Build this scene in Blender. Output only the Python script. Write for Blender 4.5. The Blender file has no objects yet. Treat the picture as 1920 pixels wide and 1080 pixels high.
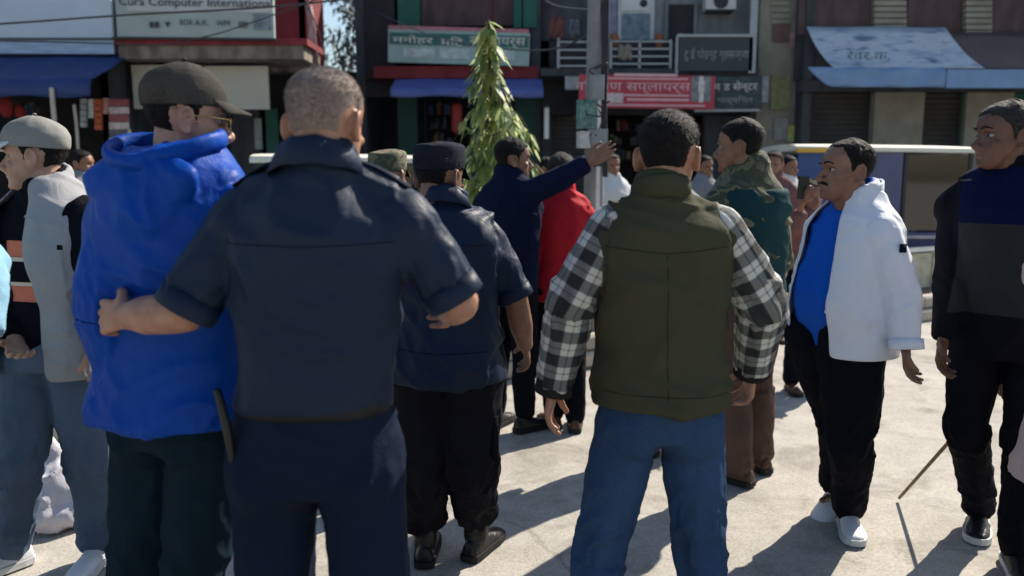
import bpy, math, random
import numpy as np
from mathutils import Vector, Matrix
random.seed(7)
sc = bpy.context.scene
col = sc.collection
PI = math.pi
R = math.radians
A = np.array

# ---------------------------------------------------------------- camera, sky, sun, exposure
CH, PITCH, FPX = 1.53, R(8.0), 1500.0
cam_d = bpy.data.cameras.new('camera'); cam = bpy.data.objects.new('camera', cam_d); col.objects.link(cam)
cam.location = (0, 0, CH); cam.rotation_euler = (R(90) - PITCH, 0, 0)
cam_d.sensor_width = 36; cam_d.lens = 36 * FPX / 1920; cam_d.clip_end = 600; cam_d.clip_start = 0.05
cam_d.dof.use_dof = True; cam_d.dof.focus_distance = 2.9; cam_d.dof.aperture_fstop = 2.2
sc.camera = cam
SUN_EL, SUN_AZ = 40.0, 45.0          # azimuth measured from +Y towards +X
w = bpy.data.worlds.new('World'); sc.world = w; w.use_nodes = True
nt = w.node_tree; nt.nodes.clear()
sky = nt.nodes.new('ShaderNodeTexSky'); sky.sky_type = 'NISHITA'; sky.sun_disc = False
sky.sun_elevation = R(SUN_EL); sky.sun_rotation = R(SUN_AZ); sky.air_density = 1.3; sky.dust_density = 1.0; sky.ozone_density = 2.5
bg = nt.nodes.new('ShaderNodeBackground'); bg.inputs[1].default_value = 0.085
wo = nt.nodes.new('ShaderNodeOutputWorld')
nt.links.new(sky.outputs[0], bg.inputs[0]); nt.links.new(bg.outputs[0], wo.inputs[0])
sd = bpy.data.lights.new('sun', 'SUN'); sun = bpy.data.objects.new('sun', sd); col.objects.link(sun)
sd.energy = 5.0; sd.angle = R(0.6); sd.color = (1.0, 0.91, 0.78)
sdir = Vector((math.sin(R(SUN_AZ)) * math.cos(R(SUN_EL)), math.cos(R(SUN_AZ)) * math.cos(R(SUN_EL)), math.sin(R(SUN_EL))))
sun.rotation_euler = sdir.to_track_quat('Z', 'Y').to_euler(); sun.location = sdir * 30
sc.view_settings.view_transform = 'Standard'; sc.view_settings.look = 'None'
sc.view_settings.exposure = 0.80; sc.view_settings.gamma = 1; sc.view_settings.use_curve_mapping = False

# ---------------------------------------------------------------- projection: a pixel of the photograph and a distance give a place
CP, SP = math.cos(PITCH), math.sin(PITCH)
def at(px, py, Y):
    x = (px - 960) / FPX; y = (540 - py) / FPX
    d = A([x, CP + y * SP, -SP + y * CP])
    return A([0, 0, CH]) + d * (Y / d[1])
def grd(px, py, z=0.0):
    x = (px - 960) / FPX; y = (540 - py) / FPX
    d = A([x, CP + y * SP, -SP + y * CP])
    return A([0, 0, CH]) + d * ((z - CH) / d[2])
def nrm(v):
    v = np.asarray(v, float); return v / (np.linalg.norm(v) + 1e-12)

# ---------------------------------------------------------------- objects and tags
def tag(o, label=None, cat=None, group=None, kind=None):
    if label: o['label'] = label
    if cat: o['category'] = cat
    if group: o['group'] = group
    if kind: o['kind'] = kind
    return o
def empty(name, loc, label, cat, group=None):
    o = bpy.data.objects.new(name, None); col.objects.link(o); o.location = tuple(loc); o.empty_display_size = .1
    return tag(o, label, cat, group)
def link(name, me, mat=None, parent=None, smooth=False, loc=None):
    o = bpy.data.objects.new(name, me); col.objects.link(o)
    if mat is not None:
        for m in (mat if isinstance(mat, (list, tuple)) else [mat]): me.materials.append(m)
    if parent is not None: o.parent = parent
    if loc is not None: o.location = tuple(loc)
    if smooth: me.polygons.foreach_set('use_smooth', [True] * len(me.polygons))
    return o

class MB:
    """collects closed pieces of geometry in world coordinates"""
    def __init__(s): s.V = []; s.F = []; s.M = []; s.n = 0
    def add(s, vs, fs, mi=0):
        vs = np.asarray(vs, float); s.V.append(vs)
        for f in fs: s.F.append(tuple(int(i) + s.n for i in f)); s.M.append(mi)
        s.n += len(vs); return s
    def verts(s): return np.concatenate(s.V) if s.V else np.zeros((0, 3))
    def mesh(s, name, off=None):
        v = s.verts()
        if off is not None: v = v - np.asarray(off)
        me = bpy.data.meshes.new(name); me.from_pydata(v.tolist(), [], s.F); me.update()
        if any(s.M): me.polygons.foreach_set('material_index', s.M)
        return me
    def build(s, name, mat, parent=None, smooth=False, off=None):
        if off is None and parent is not None:
            off = A(parent.location) if parent.parent is None else A(parent.location) + A(parent.parent.location)
        return link(name, s.mesh(name, off), mat, parent, smooth)
    def box(s, c, d, rot=0.0, tilt=0.0, mi=0, tiltx=0.0):
        hx, hy, hz = d[0] / 2, d[1] / 2, d[2] / 2
        v = A([[x, y, z] for x in (-hx, hx) for y in (-hy, hy) for z in (-hz, hz)])
        M = Matrix.Rotation(rot, 3, 'Z') @ Matrix.Rotation(tiltx, 3, 'X') @ Matrix.Rotation(tilt, 3, 'Y')
        v = v @ np.array(M).T + np.asarray(c)
        return s.add(v, [(0, 1, 3, 2), (4, 6, 7, 5), (0, 4, 5, 1), (2, 3, 7, 6), (0, 2, 6, 4), (1, 5, 7, 3)], mi)
    def bar(s, a, b, wd, th=None, mi=0):
        a, b = A(a, float) if not isinstance(a, np.ndarray) else a, A(b, float) if not isinstance(b, np.ndarray) else b
        th = th or wd; t = nrm(b - a); h = A([0, 0, 1.]) if abs(t[2]) < .9 else A([0, 1., 0])
        u = nrm(np.cross(t, h)); v = np.cross(u, t)
        vs = [p + u * i * wd / 2 + v * j * th / 2 for p in (a, b) for i, j in ((-1, -1), (1, -1), (1, 1), (-1, 1))]
        return s.add(vs, [(3, 2, 1, 0), (4, 5, 6, 7), (0, 1, 5, 4), (1, 2, 6, 5), (2, 3, 7, 6), (3, 0, 4, 7)], mi)
    def rings(s, rs, mi=0, closed=True):
        rs = [np.asarray(r) for r in rs]; n = len(rs[0]); k = len(rs)
        vs = np.concatenate(rs); fs = []
        for i in range(k - 1):
            for j in range(n):
                a = i * n + j; b = i * n + (j + 1) % n
                fs.append((a, b, b + n, a + n))
        if closed:
            vs = np.concatenate([vs, [rs[0].mean(0)], [rs[-1].mean(0)]])
            c0, c1 = k * n, k * n + 1
            for j in range(n):
                fs.append((c0, (j + 1) % n, j)); fs.append((c1, (k - 1) * n + j, (k - 1) * n + (j + 1) % n))
        return s.add(vs, fs, mi)
    def sweep(s, pts, rads, n=12, lat=None, step=0.02, mi=0, cap=True, loop=False, sm=True, capk=1.0):
        pts = A([np.asarray(p, float) for p in pts]); rads = A([(r if hasattr(r, '__len__') else (r, r)) for r in rads], float)
        # resample with catmull-rom
        P, Q = [], []; m = len(pts)
        rng = range(m) if loop else range(m - 1)
        for i in rng:
            g = lambda k: (k % m) if loop else min(max(k, 0), m - 1)
            p0, p1, p2, p3 = pts[g(i - 1)], pts[g(i)], pts[g(i + 1)], pts[g(i + 2)]
            q1, q2 = rads[g(i)], rads[g(i + 1)]
            k = max(2, int(np.linalg.norm(p2 - p1) / step) + 1)
            for t in np.arange(k) / k:
                if sm: P.append(.5 * (2 * p1 + (p2 - p0) * t + (2 * p0 - 5 * p1 + 4 * p2 - p3) * t * t + (3 * p1 - p0 - 3 * p2 + p3) * t ** 3))
                else: P.append(p1 + (p2 - p1) * t)
                u = t * t * (3 - 2 * t); Q.append(q1 + (q2 - q1) * u)
        if not loop: P.append(pts[-1]); Q.append(rads[-1])
        P, Q = A(P), A(Q)
        if loop: T = np.roll(P, -1, 0) - np.roll(P, 1, 0)
        else: T = np.gradient(P, axis=0)
        T /= np.linalg.norm(T, axis=1)[:, None] + 1e-12
        if cap and not loop:
            h0 = []; 
            for ph in (80, 55, 28):
                c, sn = math.cos(R(ph)), math.sin(R(ph)); rr = Q[0].min()
                h0.append((P[0] - T[0] * rr * sn, Q[0] * c, T[0]))
            h1 = []
            for ph in (28, 55, 80):
                c, sn = math.cos(R(ph)), math.sin(R(ph)); rr = Q[-1].min()
                h1.append((P[-1] + T[-1] * rr * sn * capk, Q[-1] * c, T[-1]))
            P = np.concatenate([[h[0] for h in h0], P, [h[0] for h in h1]])
            Q = np.concatenate([[h[1] for h in h0], Q, [h[1] for h in h1]])
            T = np.concatenate([[h[2] for h in h0], T, [h[2] for h in h1]])
        if lat is None:
            t0 = T[0]; lat0 = np.cross(t0, [0, 0, 1.]); 
            if np.linalg.norm(lat0) < .2: lat0 = np.cross(t0, [0, 1., 0])
            U = nrm(lat0)
        ang = np.arange(n) * 2 * PI / n; out = []
        for i in range(len(P)):
            t = T[i]
            if lat is not None: U = nrm(np.asarray(lat) - t * np.dot(lat, t))
            else: U = nrm(U - t * np.dot(U, t))
            V = np.cross(t, U)
            out.append(P[i] + np.outer(np.cos(ang) * Q[i, 0], U) + np.outer(np.sin(ang) * Q[i, 1], V))
        if loop: out.append(out[0]); return s.rings(out, mi, closed=False)
        return s.rings(out, mi)
    def ball(s, c, r, n=12, mi=0, M=None):
        r = A(r if hasattr(r, '__len__') else (r, r, r), float); rs = []
        for i in range(1, n):
            ph = PI * i / n; a = np.arange(n + 4) * 2 * PI / (n + 4)
            v = np.stack([np.cos(a) * math.sin(ph) * r[0], np.sin(a) * math.sin(ph) * r[1], np.full(len(a), math.cos(ph) * r[2])], 1)
            if M is not None: v = v @ M.T
            rs.append(v + np.asarray(c))
        return s.rings(rs[::-1], mi)

# ---------------------------------------------------------------- noise in numpy
_rs = np.random.RandomState(3); _T = _rs.rand(4096)
def vnoise(p):
    p = np.asarray(p, float); i = np.floor(p).astype(np.int64); f = p - i; f = f * f * (3 - 2 * f); r = 0
    for dx in (0, 1):
        for dy in (0, 1):
            for dz in (0, 1):
                h = (i[:, 0] + dx) * 73856093 ^ (i[:, 1] + dy) * 19349663 ^ (i[:, 2] + dz) * 83492791
                wgt = (f[:, 0] if dx else 1 - f[:, 0]) * (f[:, 1] if dy else 1 - f[:, 1]) * (f[:, 2] if dz else 1 - f[:, 2])
                r = r + _T[h & 4095] * wgt
    return r
def ridge(p): return 1 - np.abs(2 * vnoise(p) - 1) * 1.0
def sstep(a, b, x):
    t = np.clip((x - a) / (b - a), 0, 1); return t * t * (3 - 2 * t)

# ---------------------------------------------------------------- voxel union of closed pieces
def union(mb, voxel, smooth_it=2):
    me = mb.mesh('tmp'); o = bpy.data.objects.new('tmp', me); col.objects.link(o)
    m = o.modifiers.new('r', 'REMESH'); m.mode = 'VOXEL'; m.voxel_size = voxel; m.adaptivity = 0
    dg = bpy.context.evaluated_depsgraph_get(); ev = o.evaluated_get(dg)
    me2 = bpy.data.meshes.new_from_object(ev)
    bpy.data.objects.remove(o); bpy.data.meshes.remove(me)
    n = len(me2.vertices); v = np.empty(n * 3, np.float32); me2.vertices.foreach_get('co', v); v = v.reshape(-1, 3).astype(float)
    E = np.empty(len(me2.edges) * 2, np.int32); me2.edges.foreach_get('vertices', E); E = E.reshape(-1, 2)
    F = np.empty(len(me2.polygons) * 4, np.int32) if all(p.loop_total == 4 for p in me2.polygons) else None
    if F is not None:
        me2.polygons.foreach_get('vertices', F); F = F.reshape(-1, 4)
    else: F = [tuple(p.vertices) for p in me2.polygons]
    v = relax(v, E, smooth_it)
    bpy.data.meshes.remove(me2)
    return v, F, E
def relax(v, E, it, fac=.5):
    n = len(v); deg = np.bincount(E.ravel(), minlength=n)[:, None] + 1e-9
    for k in range(it):
        s = np.zeros_like(v)
        for c in range(3):
            s[:, c] = np.bincount(E[:, 0], v[E[:, 1], c], n) + np.bincount(E[:, 1], v[E[:, 0], c], n)
        v = v + fac * (s / deg - v)
    return v
def normals(v, F):
    F = np.asarray(F); a = v[F[:, 2]] - v[F[:, 0]]; b = v[F[:, 3]] - v[F[:, 1]]; fn = np.cross(a, b); n = np.zeros_like(v)
    for k in range(4):
        for c in range(3): n[:, c] += np.bincount(F[:, k], fn[:, c], len(v))
    return n / (np.linalg.norm(n, axis=1)[:, None] + 1e-12)
def mesh_from(name, v, F, off):
    me = bpy.data.meshes.new(name); v = v - np.asarray(off)
    if isinstance(F, np.ndarray):
        me.vertices.add(len(v)); me.vertices.foreach_set('co', v.ravel())
        k = F.shape[1]; me.loops.add(F.size); me.loops.foreach_set('vertex_index', F.ravel().astype(np.int32))
        me.polygons.add(len(F)); me.polygons.foreach_set('loop_start', np.arange(0, F.size, k, dtype=np.int32))
        me.polygons.foreach_set('loop_total', np.full(len(F), k, np.int32)); me.update(calc_edges=True); me.validate()
    else: me.from_pydata(v.tolist(), [], [tuple(f) for f in F]); me.update()
    return me

# ---------------------------------------------------------------- materials
_mc = {}
def nodes(name):
    m = bpy.data.materials.new(name); m.use_nodes = True; t = m.node_tree; b = t.nodes['Principled BSDF']
    return m, t, b
def N(t, typ, **kw):
    n = t.nodes.new(typ)
    for k, v in kw.items():
        if k.startswith('i_'):
            key = k[2:]; n.inputs[int(key) if key.isdigit() else key].default_value = v
        else: setattr(n, k, v)
    return n
def ramp(t, src, stops, interp='LINEAR'):
    r = t.nodes.new('ShaderNodeValToRGB'); r.color_ramp.interpolation = interp
    e = r.color_ramp.elements
    while len(e) < len(stops): e.new(0.5)
    for el, (p, c) in zip(e, stops):
        el.position = p; el.color = (*c, 1) if len(c) == 3 else c
    t.links.new(src, r.inputs[0]); return r
def sc3(c, f): return tuple(min(1, x * f) for x in c)
def mat(name, c, rough=.8, var=.25, scale=6.0, bump=.0, bscale=60, spec=.3, metal=0.0, coord='Object', coat=0, sheen=0, stretch=(1, 1, 1), bdist=.01, seed=0):
    key = (name, c, rough, var, scale, bump, bscale)
    if key in _mc: return _mc[key]
    m, t, b = nodes(name); tc = N(t, 'ShaderNodeTexCoord'); mp = N(t, 'ShaderNodeMapping'); mp.inputs['Scale'].default_value = stretch
    mp.inputs['Location'].default_value = (seed * 3.1, seed * 1.7, seed * 2.3)
    t.links.new(tc.outputs[coord], mp.inputs[0])
    n = N(t, 'ShaderNodeTexNoise', i_Scale=scale, i_Detail=5.0, i_Roughness=.6); t.links.new(mp.outputs[0], n.inputs['Vector'])
    r = ramp(t, n.outputs[0], [(.3, sc3(c, 1 - var)), (.7, sc3(c, 1 + var))]); t.links.new(r.outputs[0], b.inputs['Base Color'])
    b.inputs['Roughness'].default_value = rough; b.inputs['Specular IOR Level'].default_value = spec; b.inputs['Metallic'].default_value = metal
    b.inputs['Coat Weight'].default_value = coat; b.inputs['Sheen Weight'].default_value = sheen
    if bump:
        n2 = N(t, 'ShaderNodeTexNoise', i_Scale=bscale, i_Detail=4.0); t.links.new(mp.outputs[0], n2.inputs['Vector'])
        bp = N(t, 'ShaderNodeBump', i_Strength=bump, i_Distance=bdist); t.links.new(n2.outputs[0], bp.inputs['Height']); t.links.new(bp.outputs[0], b.inputs['Normal'])
    _mc[key] = m; return m
def cloth(name, c, rough=.85, var=.12, sheen=.0, spec=.06):
    key = ('cloth', name)
    if key in _mc: return _mc[key]
    m, t, b = nodes(name); tc = N(t, 'ShaderNodeTexCoord')
    n = N(t, 'ShaderNodeTexNoise', i_Scale=3.5, i_Detail=6.0); t.links.new(tc.outputs['Object'], n.inputs['Vector'])
    n3 = N(t, 'ShaderNodeTexNoise', i_Scale=260.0, i_Detail=2.0); t.links.new(tc.outputs['Object'], n3.inputs['Vector'])
    ad = N(t, 'ShaderNodeMath', operation='ADD'); mu = N(t, 'ShaderNodeMath', operation='MULTIPLY', i_1=.5)
    t.links.new(n.outputs[0], ad.inputs[0]); t.links.new(n3.outputs[0], ad.inputs[1]); t.links.new(ad.outputs[0], mu.inputs[0])
    r = ramp(t, mu.outputs[0], [(.35, sc3(c, 1 - var)), (.65, sc3(c, 1 + var))]); t.links.new(r.outputs[0], b.inputs['Base Color'])
    b.inputs['Roughness'].default_value = rough; b.inputs['Specular IOR Level'].default_value = spec; b.inputs['Sheen Weight'].default_value = sheen
    n2 = N(t, 'ShaderNodeTexNoise', i_Scale=16.0, i_Detail=5.0, i_Distortion=.6); t.links.new(tc.outputs['Object'], n2.inputs['Vector'])
    n4 = N(t, 'ShaderNodeTexNoise', noise_type='RIDGED_MULTIFRACTAL', i_Scale=6.5, i_Detail=4.0, i_Roughness=.5, i_Distortion=.9); t.links.new(tc.outputs['Object'], n4.inputs['Vector'])
    b0 = N(t, 'ShaderNodeBump', i_Strength=.75, i_Distance=.012); t.links.new(n4.outputs[0], b0.inputs['Height'])
    b1 = N(t, 'ShaderNodeBump', i_Strength=.5, i_Distance=.012); t.links.new(n2.outputs[0], b1.inputs['Height']); t.links.new(b0.outputs[0], b1.inputs['Normal'])
    b2 = N(t, 'ShaderNodeBump', i_Strength=.25, i_Distance=.001); t.links.new(n3.outputs[0], b2.inputs['Height']); t.links.new(b1.outputs[0], b2.inputs['Normal'])
    t.links.new(b2.outputs[0], b.inputs['Normal']); _mc[key] = m; return m
def block_cloth(name, base, stops, half):
    m = cloth(name, base).copy(); t = m.node_tree; b = t.nodes['Principled BSDF']; src = b.inputs['Base Color'].links[0].from_socket
    a = N(t, 'ShaderNodeAttribute', attribute_name='zone'); sp = N(t, 'ShaderNodeSeparateXYZ'); t.links.new(a.outputs['Vector'], sp.inputs[0])
    r = ramp(t, sp.outputs[0], stops, 'CONSTANT'); l = N(t, 'ShaderNodeMath', operation='LESS_THAN', i_1=half); g = N(t, 'ShaderNodeMath', operation='GREATER_THAN', i_1=.015)
    t.links.new(sp.outputs[1], l.inputs[0]); t.links.new(sp.outputs[2], g.inputs[0]); mu = N(t, 'ShaderNodeMath', operation='MULTIPLY'); t.links.new(l.outputs[0], mu.inputs[0]); t.links.new(g.outputs[0], mu.inputs[1])
    mx = N(t, 'ShaderNodeMix', data_type='RGBA'); t.links.new(mu.outputs[0], mx.inputs[0]); t.links.new(src, mx.inputs[6]); t.links.new(r.outputs[0], mx.inputs[7]); t.links.new(mx.outputs[2], b.inputs['Base Color']); return m
def skin(name, c):
    key = ('skin', name)
    if key in _mc: return _mc[key]
    m, t, b = nodes(name); tc = N(t, 'ShaderNodeTexCoord')
    n = N(t, 'ShaderNodeTexNoise', i_Scale=22.0, i_Detail=6.0); t.links.new(tc.outputs['Object'], n.inputs['Vector'])
    r = ramp(t, n.outputs[0], [(.3, (c[0] * .78, c[1] * .72, c[2] * .7)), (.7, sc3(c, 1.15))]); t.links.new(r.outputs[0], b.inputs['Base Color'])
    b.inputs['Roughness'].default_value = .5; b.inputs['Specular IOR Level'].default_value = .4
    b.inputs['Subsurface Weight'].default_value = .12; b.inputs['Subsurface Radius'].default_value = (.02, .008, .004); b.inputs['Subsurface Scale'].default_value = .5
    n2 = N(t, 'ShaderNodeTexNoise', i_Scale=160.0, i_Detail=3.0); t.links.new(tc.outputs['Object'], n2.inputs['Vector'])
    bp = N(t, 'ShaderNodeBump', i_Strength=.3, i_Distance=.001); t.links.new(n2.outputs[0], bp.inputs['Height']); t.links.new(bp.outputs[0], b.inputs['Normal'])
    _mc[key] = m; return m
def plaid(name):
    m, t, b = nodes(name); at_ = N(t, 'ShaderNodeAttribute', attribute_name='limb'); sp = N(t, 'ShaderNodeSeparateXYZ'); t.links.new(at_.outputs['Vector'], sp.inputs[0])
    outs = []
    for k, f in ((0, 1 / .074), (1, 1 / .074)):
        mu = N(t, 'ShaderNodeMath', operation='MULTIPLY', i_1=f); t.links.new(sp.outputs[k], mu.inputs[0])
        nz = N(t, 'ShaderNodeTexNoise', i_Scale=14.0); 
        fr = N(t, 'ShaderNodeMath', operation='FRACT'); t.links.new(mu.outputs[0], fr.inputs[0])
        r = ramp(t, fr.outputs[0], [(0, (0, 0, 0)), (.05, (1, 1, 1)), (.48, (1, 1, 1)), (.53, (0, 0, 0)), (.72, (0, 0, 0)), (.74, (.5, .5, .5)), (.79, (.5, .5, .5)), (.81, (0, 0, 0))]); outs.append(r.outputs[0])
    ad = N(t, 'ShaderNodeMath', operation='ADD'); t.links.new(outs[0], ad.inputs[0]); t.links.new(outs[1], ad.inputs[1])
    h = N(t, 'ShaderNodeMath', operation='MULTIPLY', i_1=.5); t.links.new(ad.outputs[0], h.inputs[0])
    r = ramp(t, h.outputs[0], [(0, (.50, .50, .46)), (.5, (.13, .14, .135)), (1, (.012, .013, .015))]); t.links.new(r.outputs[0], b.inputs['Base Color'])
    b.inputs['Roughness'].default_value = .85
    tc = N(t, 'ShaderNodeTexCoord'); n2 = N(t, 'ShaderNodeTexNoise', i_Scale=24.0, i_Detail=5.0); t.links.new(tc.outputs['Object'], n2.inputs['Vector'])
    bp = N(t, 'ShaderNodeBump', i_Strength=.6, i_Distance=.012); t.links.new(n2.outputs[0], bp.inputs['Height']); t.links.new(bp.outputs[0], b.inputs['Normal'])
    return m
def camo(name, cols, scale=11.0):
    m, t, b = nodes(name); tc = N(t, 'ShaderNodeTexCoord')
    n = N(t, 'ShaderNodeTexNoise', i_Scale=scale, i_Detail=2.5, i_Distortion=1.2); t.links.new(tc.outputs['Object'], n.inputs['Vector'])
    k = len(cols); r = ramp(t, n.outputs[0], [(.0 if i == 0 else .36 + .28 * (i - 1) / max(1, k - 2), c) for i, c in enumerate(cols)], 'CONSTANT')
    t.links.new(r.outputs[0], b.inputs['Base Color']); b.inputs['Roughness'].default_value = .9
    n2 = N(t, 'ShaderNodeTexNoise', i_Scale=22.0, i_Detail=5.0); t.links.new(tc.outputs['Object'], n2.inputs['Vector'])
    bp = N(t, 'ShaderNodeBump', i_Strength=.5, i_Distance=.012); t.links.new(n2.outputs[0], bp.inputs['Height']); t.links.new(bp.outputs[0], b.inputs['Normal'])
    return m

# ---------------------------------------------------------------- people
HT = A([  # z above chin, front, back, half width
 (-.004, .062, .030, .012), (.004, .078, .018, .030), (.022, .090, .0, .045), (.048, .090, -.030, .056), (.075, .089, -.058, .064), (.10, .087, -.080, .069),
 (.125, .089, -.095, .073), (.15, .095, -.101, .0765), (.175, .090, -.101, .077), (.196, .078, -.090, .069), (.212, .060, -.072, .058), (.224, .038, -.050, .042), (.231, .018, -.030, .025), (.2345, .0, -.012, .010)])
def skull(th, z):
    """th: 0 = front, +-pi = back, sign = right; arrays"""
    f = np.interp(z, HT[:, 0], HT[:, 1]); b = np.interp(z, HT[:, 0], HT[:, 2]); wd = np.interp(z, HT[:, 0], HT[:, 3])
    cy = (f + b) / 2; ry = (f - b) / 2; e = .95
    c, s = np.cos(th), np.sin(th)
    x = wd * np.sign(s) * np.abs(s) ** e; y = cy + ry * np.sign(c) * np.abs(c) ** e
    return np.stack([x, y, z + 0 * th], -1)
def rot_head(yaw, pitch=0, roll=0):
    # local y forward -> heading yaw (0 = +Y, 90 = +X)
    return np.array((Matrix.Rotation(-R(yaw), 3, 'Z') @ Matrix.Rotation(R(pitch), 3, 'X') @ Matrix.Rotation(R(roll), 3, 'Y')))
class Head:
    def __init__(s, top, yaw, pitch=0, roll=0, scale=1.0):
        s.M = rot_head(yaw, pitch, roll); s.s = scale
        s.o = np.asarray(top) - s.M @ A([0, 0, .234]) * scale       # chin origin
    def w(s, p): return (np.asarray(p, float) * s.s) @ s.M.T + s.o
    def l(s, p): return ((np.asarray(p, float) - s.o) @ s.M) / s.s
def head_piece(H, neck_base, voxel=.0042, face=True, fat=0.0, neck_r=.056):
    mb = MB(); a = np.arange(28) * 2 * PI / 28
    mb.rings([skull(a, np.full(28, z)) * A([1 + (fat if z < .12 else 0), 1, 1]) for z in HT[:, 0]])
    nb = H.l(neck_base)
    mb.sweep([(0, -.022, .095), (0, -.022, .03), nb * .45 + A([0, -.022, .0]) * .55, nb], [.052, neck_r * .98, neck_r * .96, neck_r * .9], n=16)
    if face:
        mb.sweep([(0, .088, .118), (0, .101, .096), (0, .112, .080), (0, .106, .071)], [.007, .009, .0125, .009], n=10, step=.006)
        for q in (-1, 1):
            mb.ball((q * .012, .100, .075), (.009, .011, .008), n=8)
            mb.sweep([(q * .042, .078, .137), (q * .026, .091, .138), (q * .010, .093, .132)], [.006, .0075, .006], n=8, step=.006)   # brow ridge
            mb.ball((q * .045, .062, .088), (.018, .016, .014), n=8)
        mb.sweep([(-.024, .083, .055), (-.009, .095, .058), (0, .096, .0565), (.009, .095, .058), (.024, .083, .055)], [.003, .006, .006, .006, .003], n=8, step=.005)
        mb.sweep([(-.021, .083, .049), (0, .094, .046), (.021, .083, .049)], [.003, .0068, .003], n=8, step=.005)
        mb.ball((0, .082, .014), (.018, .014, .013), n=8)
    for q in (-1, 1):
        M = np.array(Matrix.Rotation(q * R(14), 3, 'Z'))
        c = A([q * .074, -.014, .105]); L = lambda x, y, z: c + M @ A([q * x, y, z])
        pts = [L(.006, -.012 + .016 * math.cos(u) * 1.0, .0 + .031 * math.sin(u) - .004 * math.cos(u)) for u in np.linspace(R(-70), R(250), 9)]
        pts = [L(.004, .016, -.002)] + [L(.010, -.002 + .018 * math.cos(u), .002 + .030 * math.sin(u)) for u in np.linspace(R(20), R(265), 8)] + [L(.003, .008, -.026)]
        mb.sweep(pts, [.0045] + [.0052] * 8 + [.0065], n=8, step=.006)
        mb.ball(L(.001, .0, .0), (.006, .017, .027), n=8, M=M)
    v, F, E = union(mb, voxel, 3)
    if face:
        for q in (-1, 1):
            d = v - A([q * .031, .088, .117]); g = np.exp(-((d[:, 0] / .016) ** 2 + (d[:, 2] / .010) ** 2)) * (v[:, 1] > .04)
            v[:, 1] -= .011 * g
        g = np.exp(-((v[:, 2] - .0515) / .0028) ** 2 - (v[:, 0] / .022) ** 2) * (v[:, 1] > .07); v[:, 1] -= .004 * g
    return H.w(v), F
def hairline(th, z, style='short'):
    a = np.abs(th) * 180 / PI
    zl = np.interp(a, [0, 25, 45, 60, 72, 84, 92, 100, 118, 130, 150, 180], dict(
        short=[.190, .186, .180, .165, .150, .095, .100, .145, .130, .075, .058, .052],
        recede=[.205, .200, .205, .180, .155, .090, .100, .145, .130, .075, .055, .050],
        fade=[.190, .186, .180, .170, .160, .125, .125, .150, .130, .085, .072, .068])[style])
    return z - zl
def hair(name, H, parent, m, thick=.010, style='short', rough=.003, seed=0, strands=2600, slen=.013, lift=.30):
    zs = np.concatenate([np.linspace(.045, .21, 44), np.linspace(.214, .2339, 12)]); n = 96
    th = (np.arange(n) * 2 * PI / n) - PI; out = []
    for z in zs:
        Z = np.full(n, z); p = skull(th, Z); d = p - A([0, -.008, .125]); d /= np.linalg.norm(d, axis=1)[:, None]
        g = hairline(th, Z, style) + (vnoise(p * 160 + seed) - .5) * .012
        up = sstep(.05, .2, g)
        off = (-.006 + (.006 + thick * .35) * sstep(-.004, .008, g)) + thick * .65 * up
        nz = ridge(p * A([60, 60, 45]) + seed * 9.3) * .6 + vnoise(p * 200 + seed) * .4
        off = off + rough * (nz - .4) * sstep(0, .02, g)
        out.append(p + d * off[:, None])
    mb = MB(); mb.rings([H.w(r) for r in out])
    rs = np.random.RandomState(seed + 50); K = strands * 3
    th = rs.uniform(-PI, PI, K); z = .05 + (.2345 - .05) * (1 - rs.uniform(0, 1, K) ** 1.15); g = hairline(th, z, style) + (vnoise(np.stack([th * 9, z * 60, z * 0 + seed], 1)) - .5) * .016
    ok = g > -.003; th, z, g = th[ok][:strands], z[ok][:strands], g[ok][:strands]; k = len(th)
    p = skull(th, z); d = p - A([0, -.008, .125]); d /= np.linalg.norm(d, axis=1)[:, None]; off = -.004 + (.004 + thick * .35) * sstep(-.004, .008, g) + thick * .6 * sstep(.05, .2, g)
    p = p + d * off[:, None]; comb = np.stack([th * 0 + .25 * np.sin(th), -np.cos(th) * .2 - .1, -.9 + 0 * th], 1) * (1 - sstep(.17, .225, z))[:, None] + np.stack([.5 + 0 * th, .55 + 0 * th, .15 + 0 * th], 1) * sstep(.17, .225, z)[:, None]
    comb = comb + rs.normal(0, .32, (k, 3)); comb -= d * (comb * d).sum(1)[:, None]; comb /= np.linalg.norm(comb, axis=1)[:, None] + 1e-9
    L = (slen * (.6 + .8 * rs.rand(k)) * (.35 + .65 * sstep(0, .06, g)))[:, None]; tip = p + comb * L + d * L * lift; sd_ = np.cross(comb, d); wd = .0011
    V = np.stack([p + sd_ * wd, p - sd_ * wd, tip], 1).reshape(-1, 3); mb.add(H.w(V), [(3 * i, 3 * i + 1, 3 * i + 2) for i in range(k)])
    return mb.build(name, m, parent, smooth=True)

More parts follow.
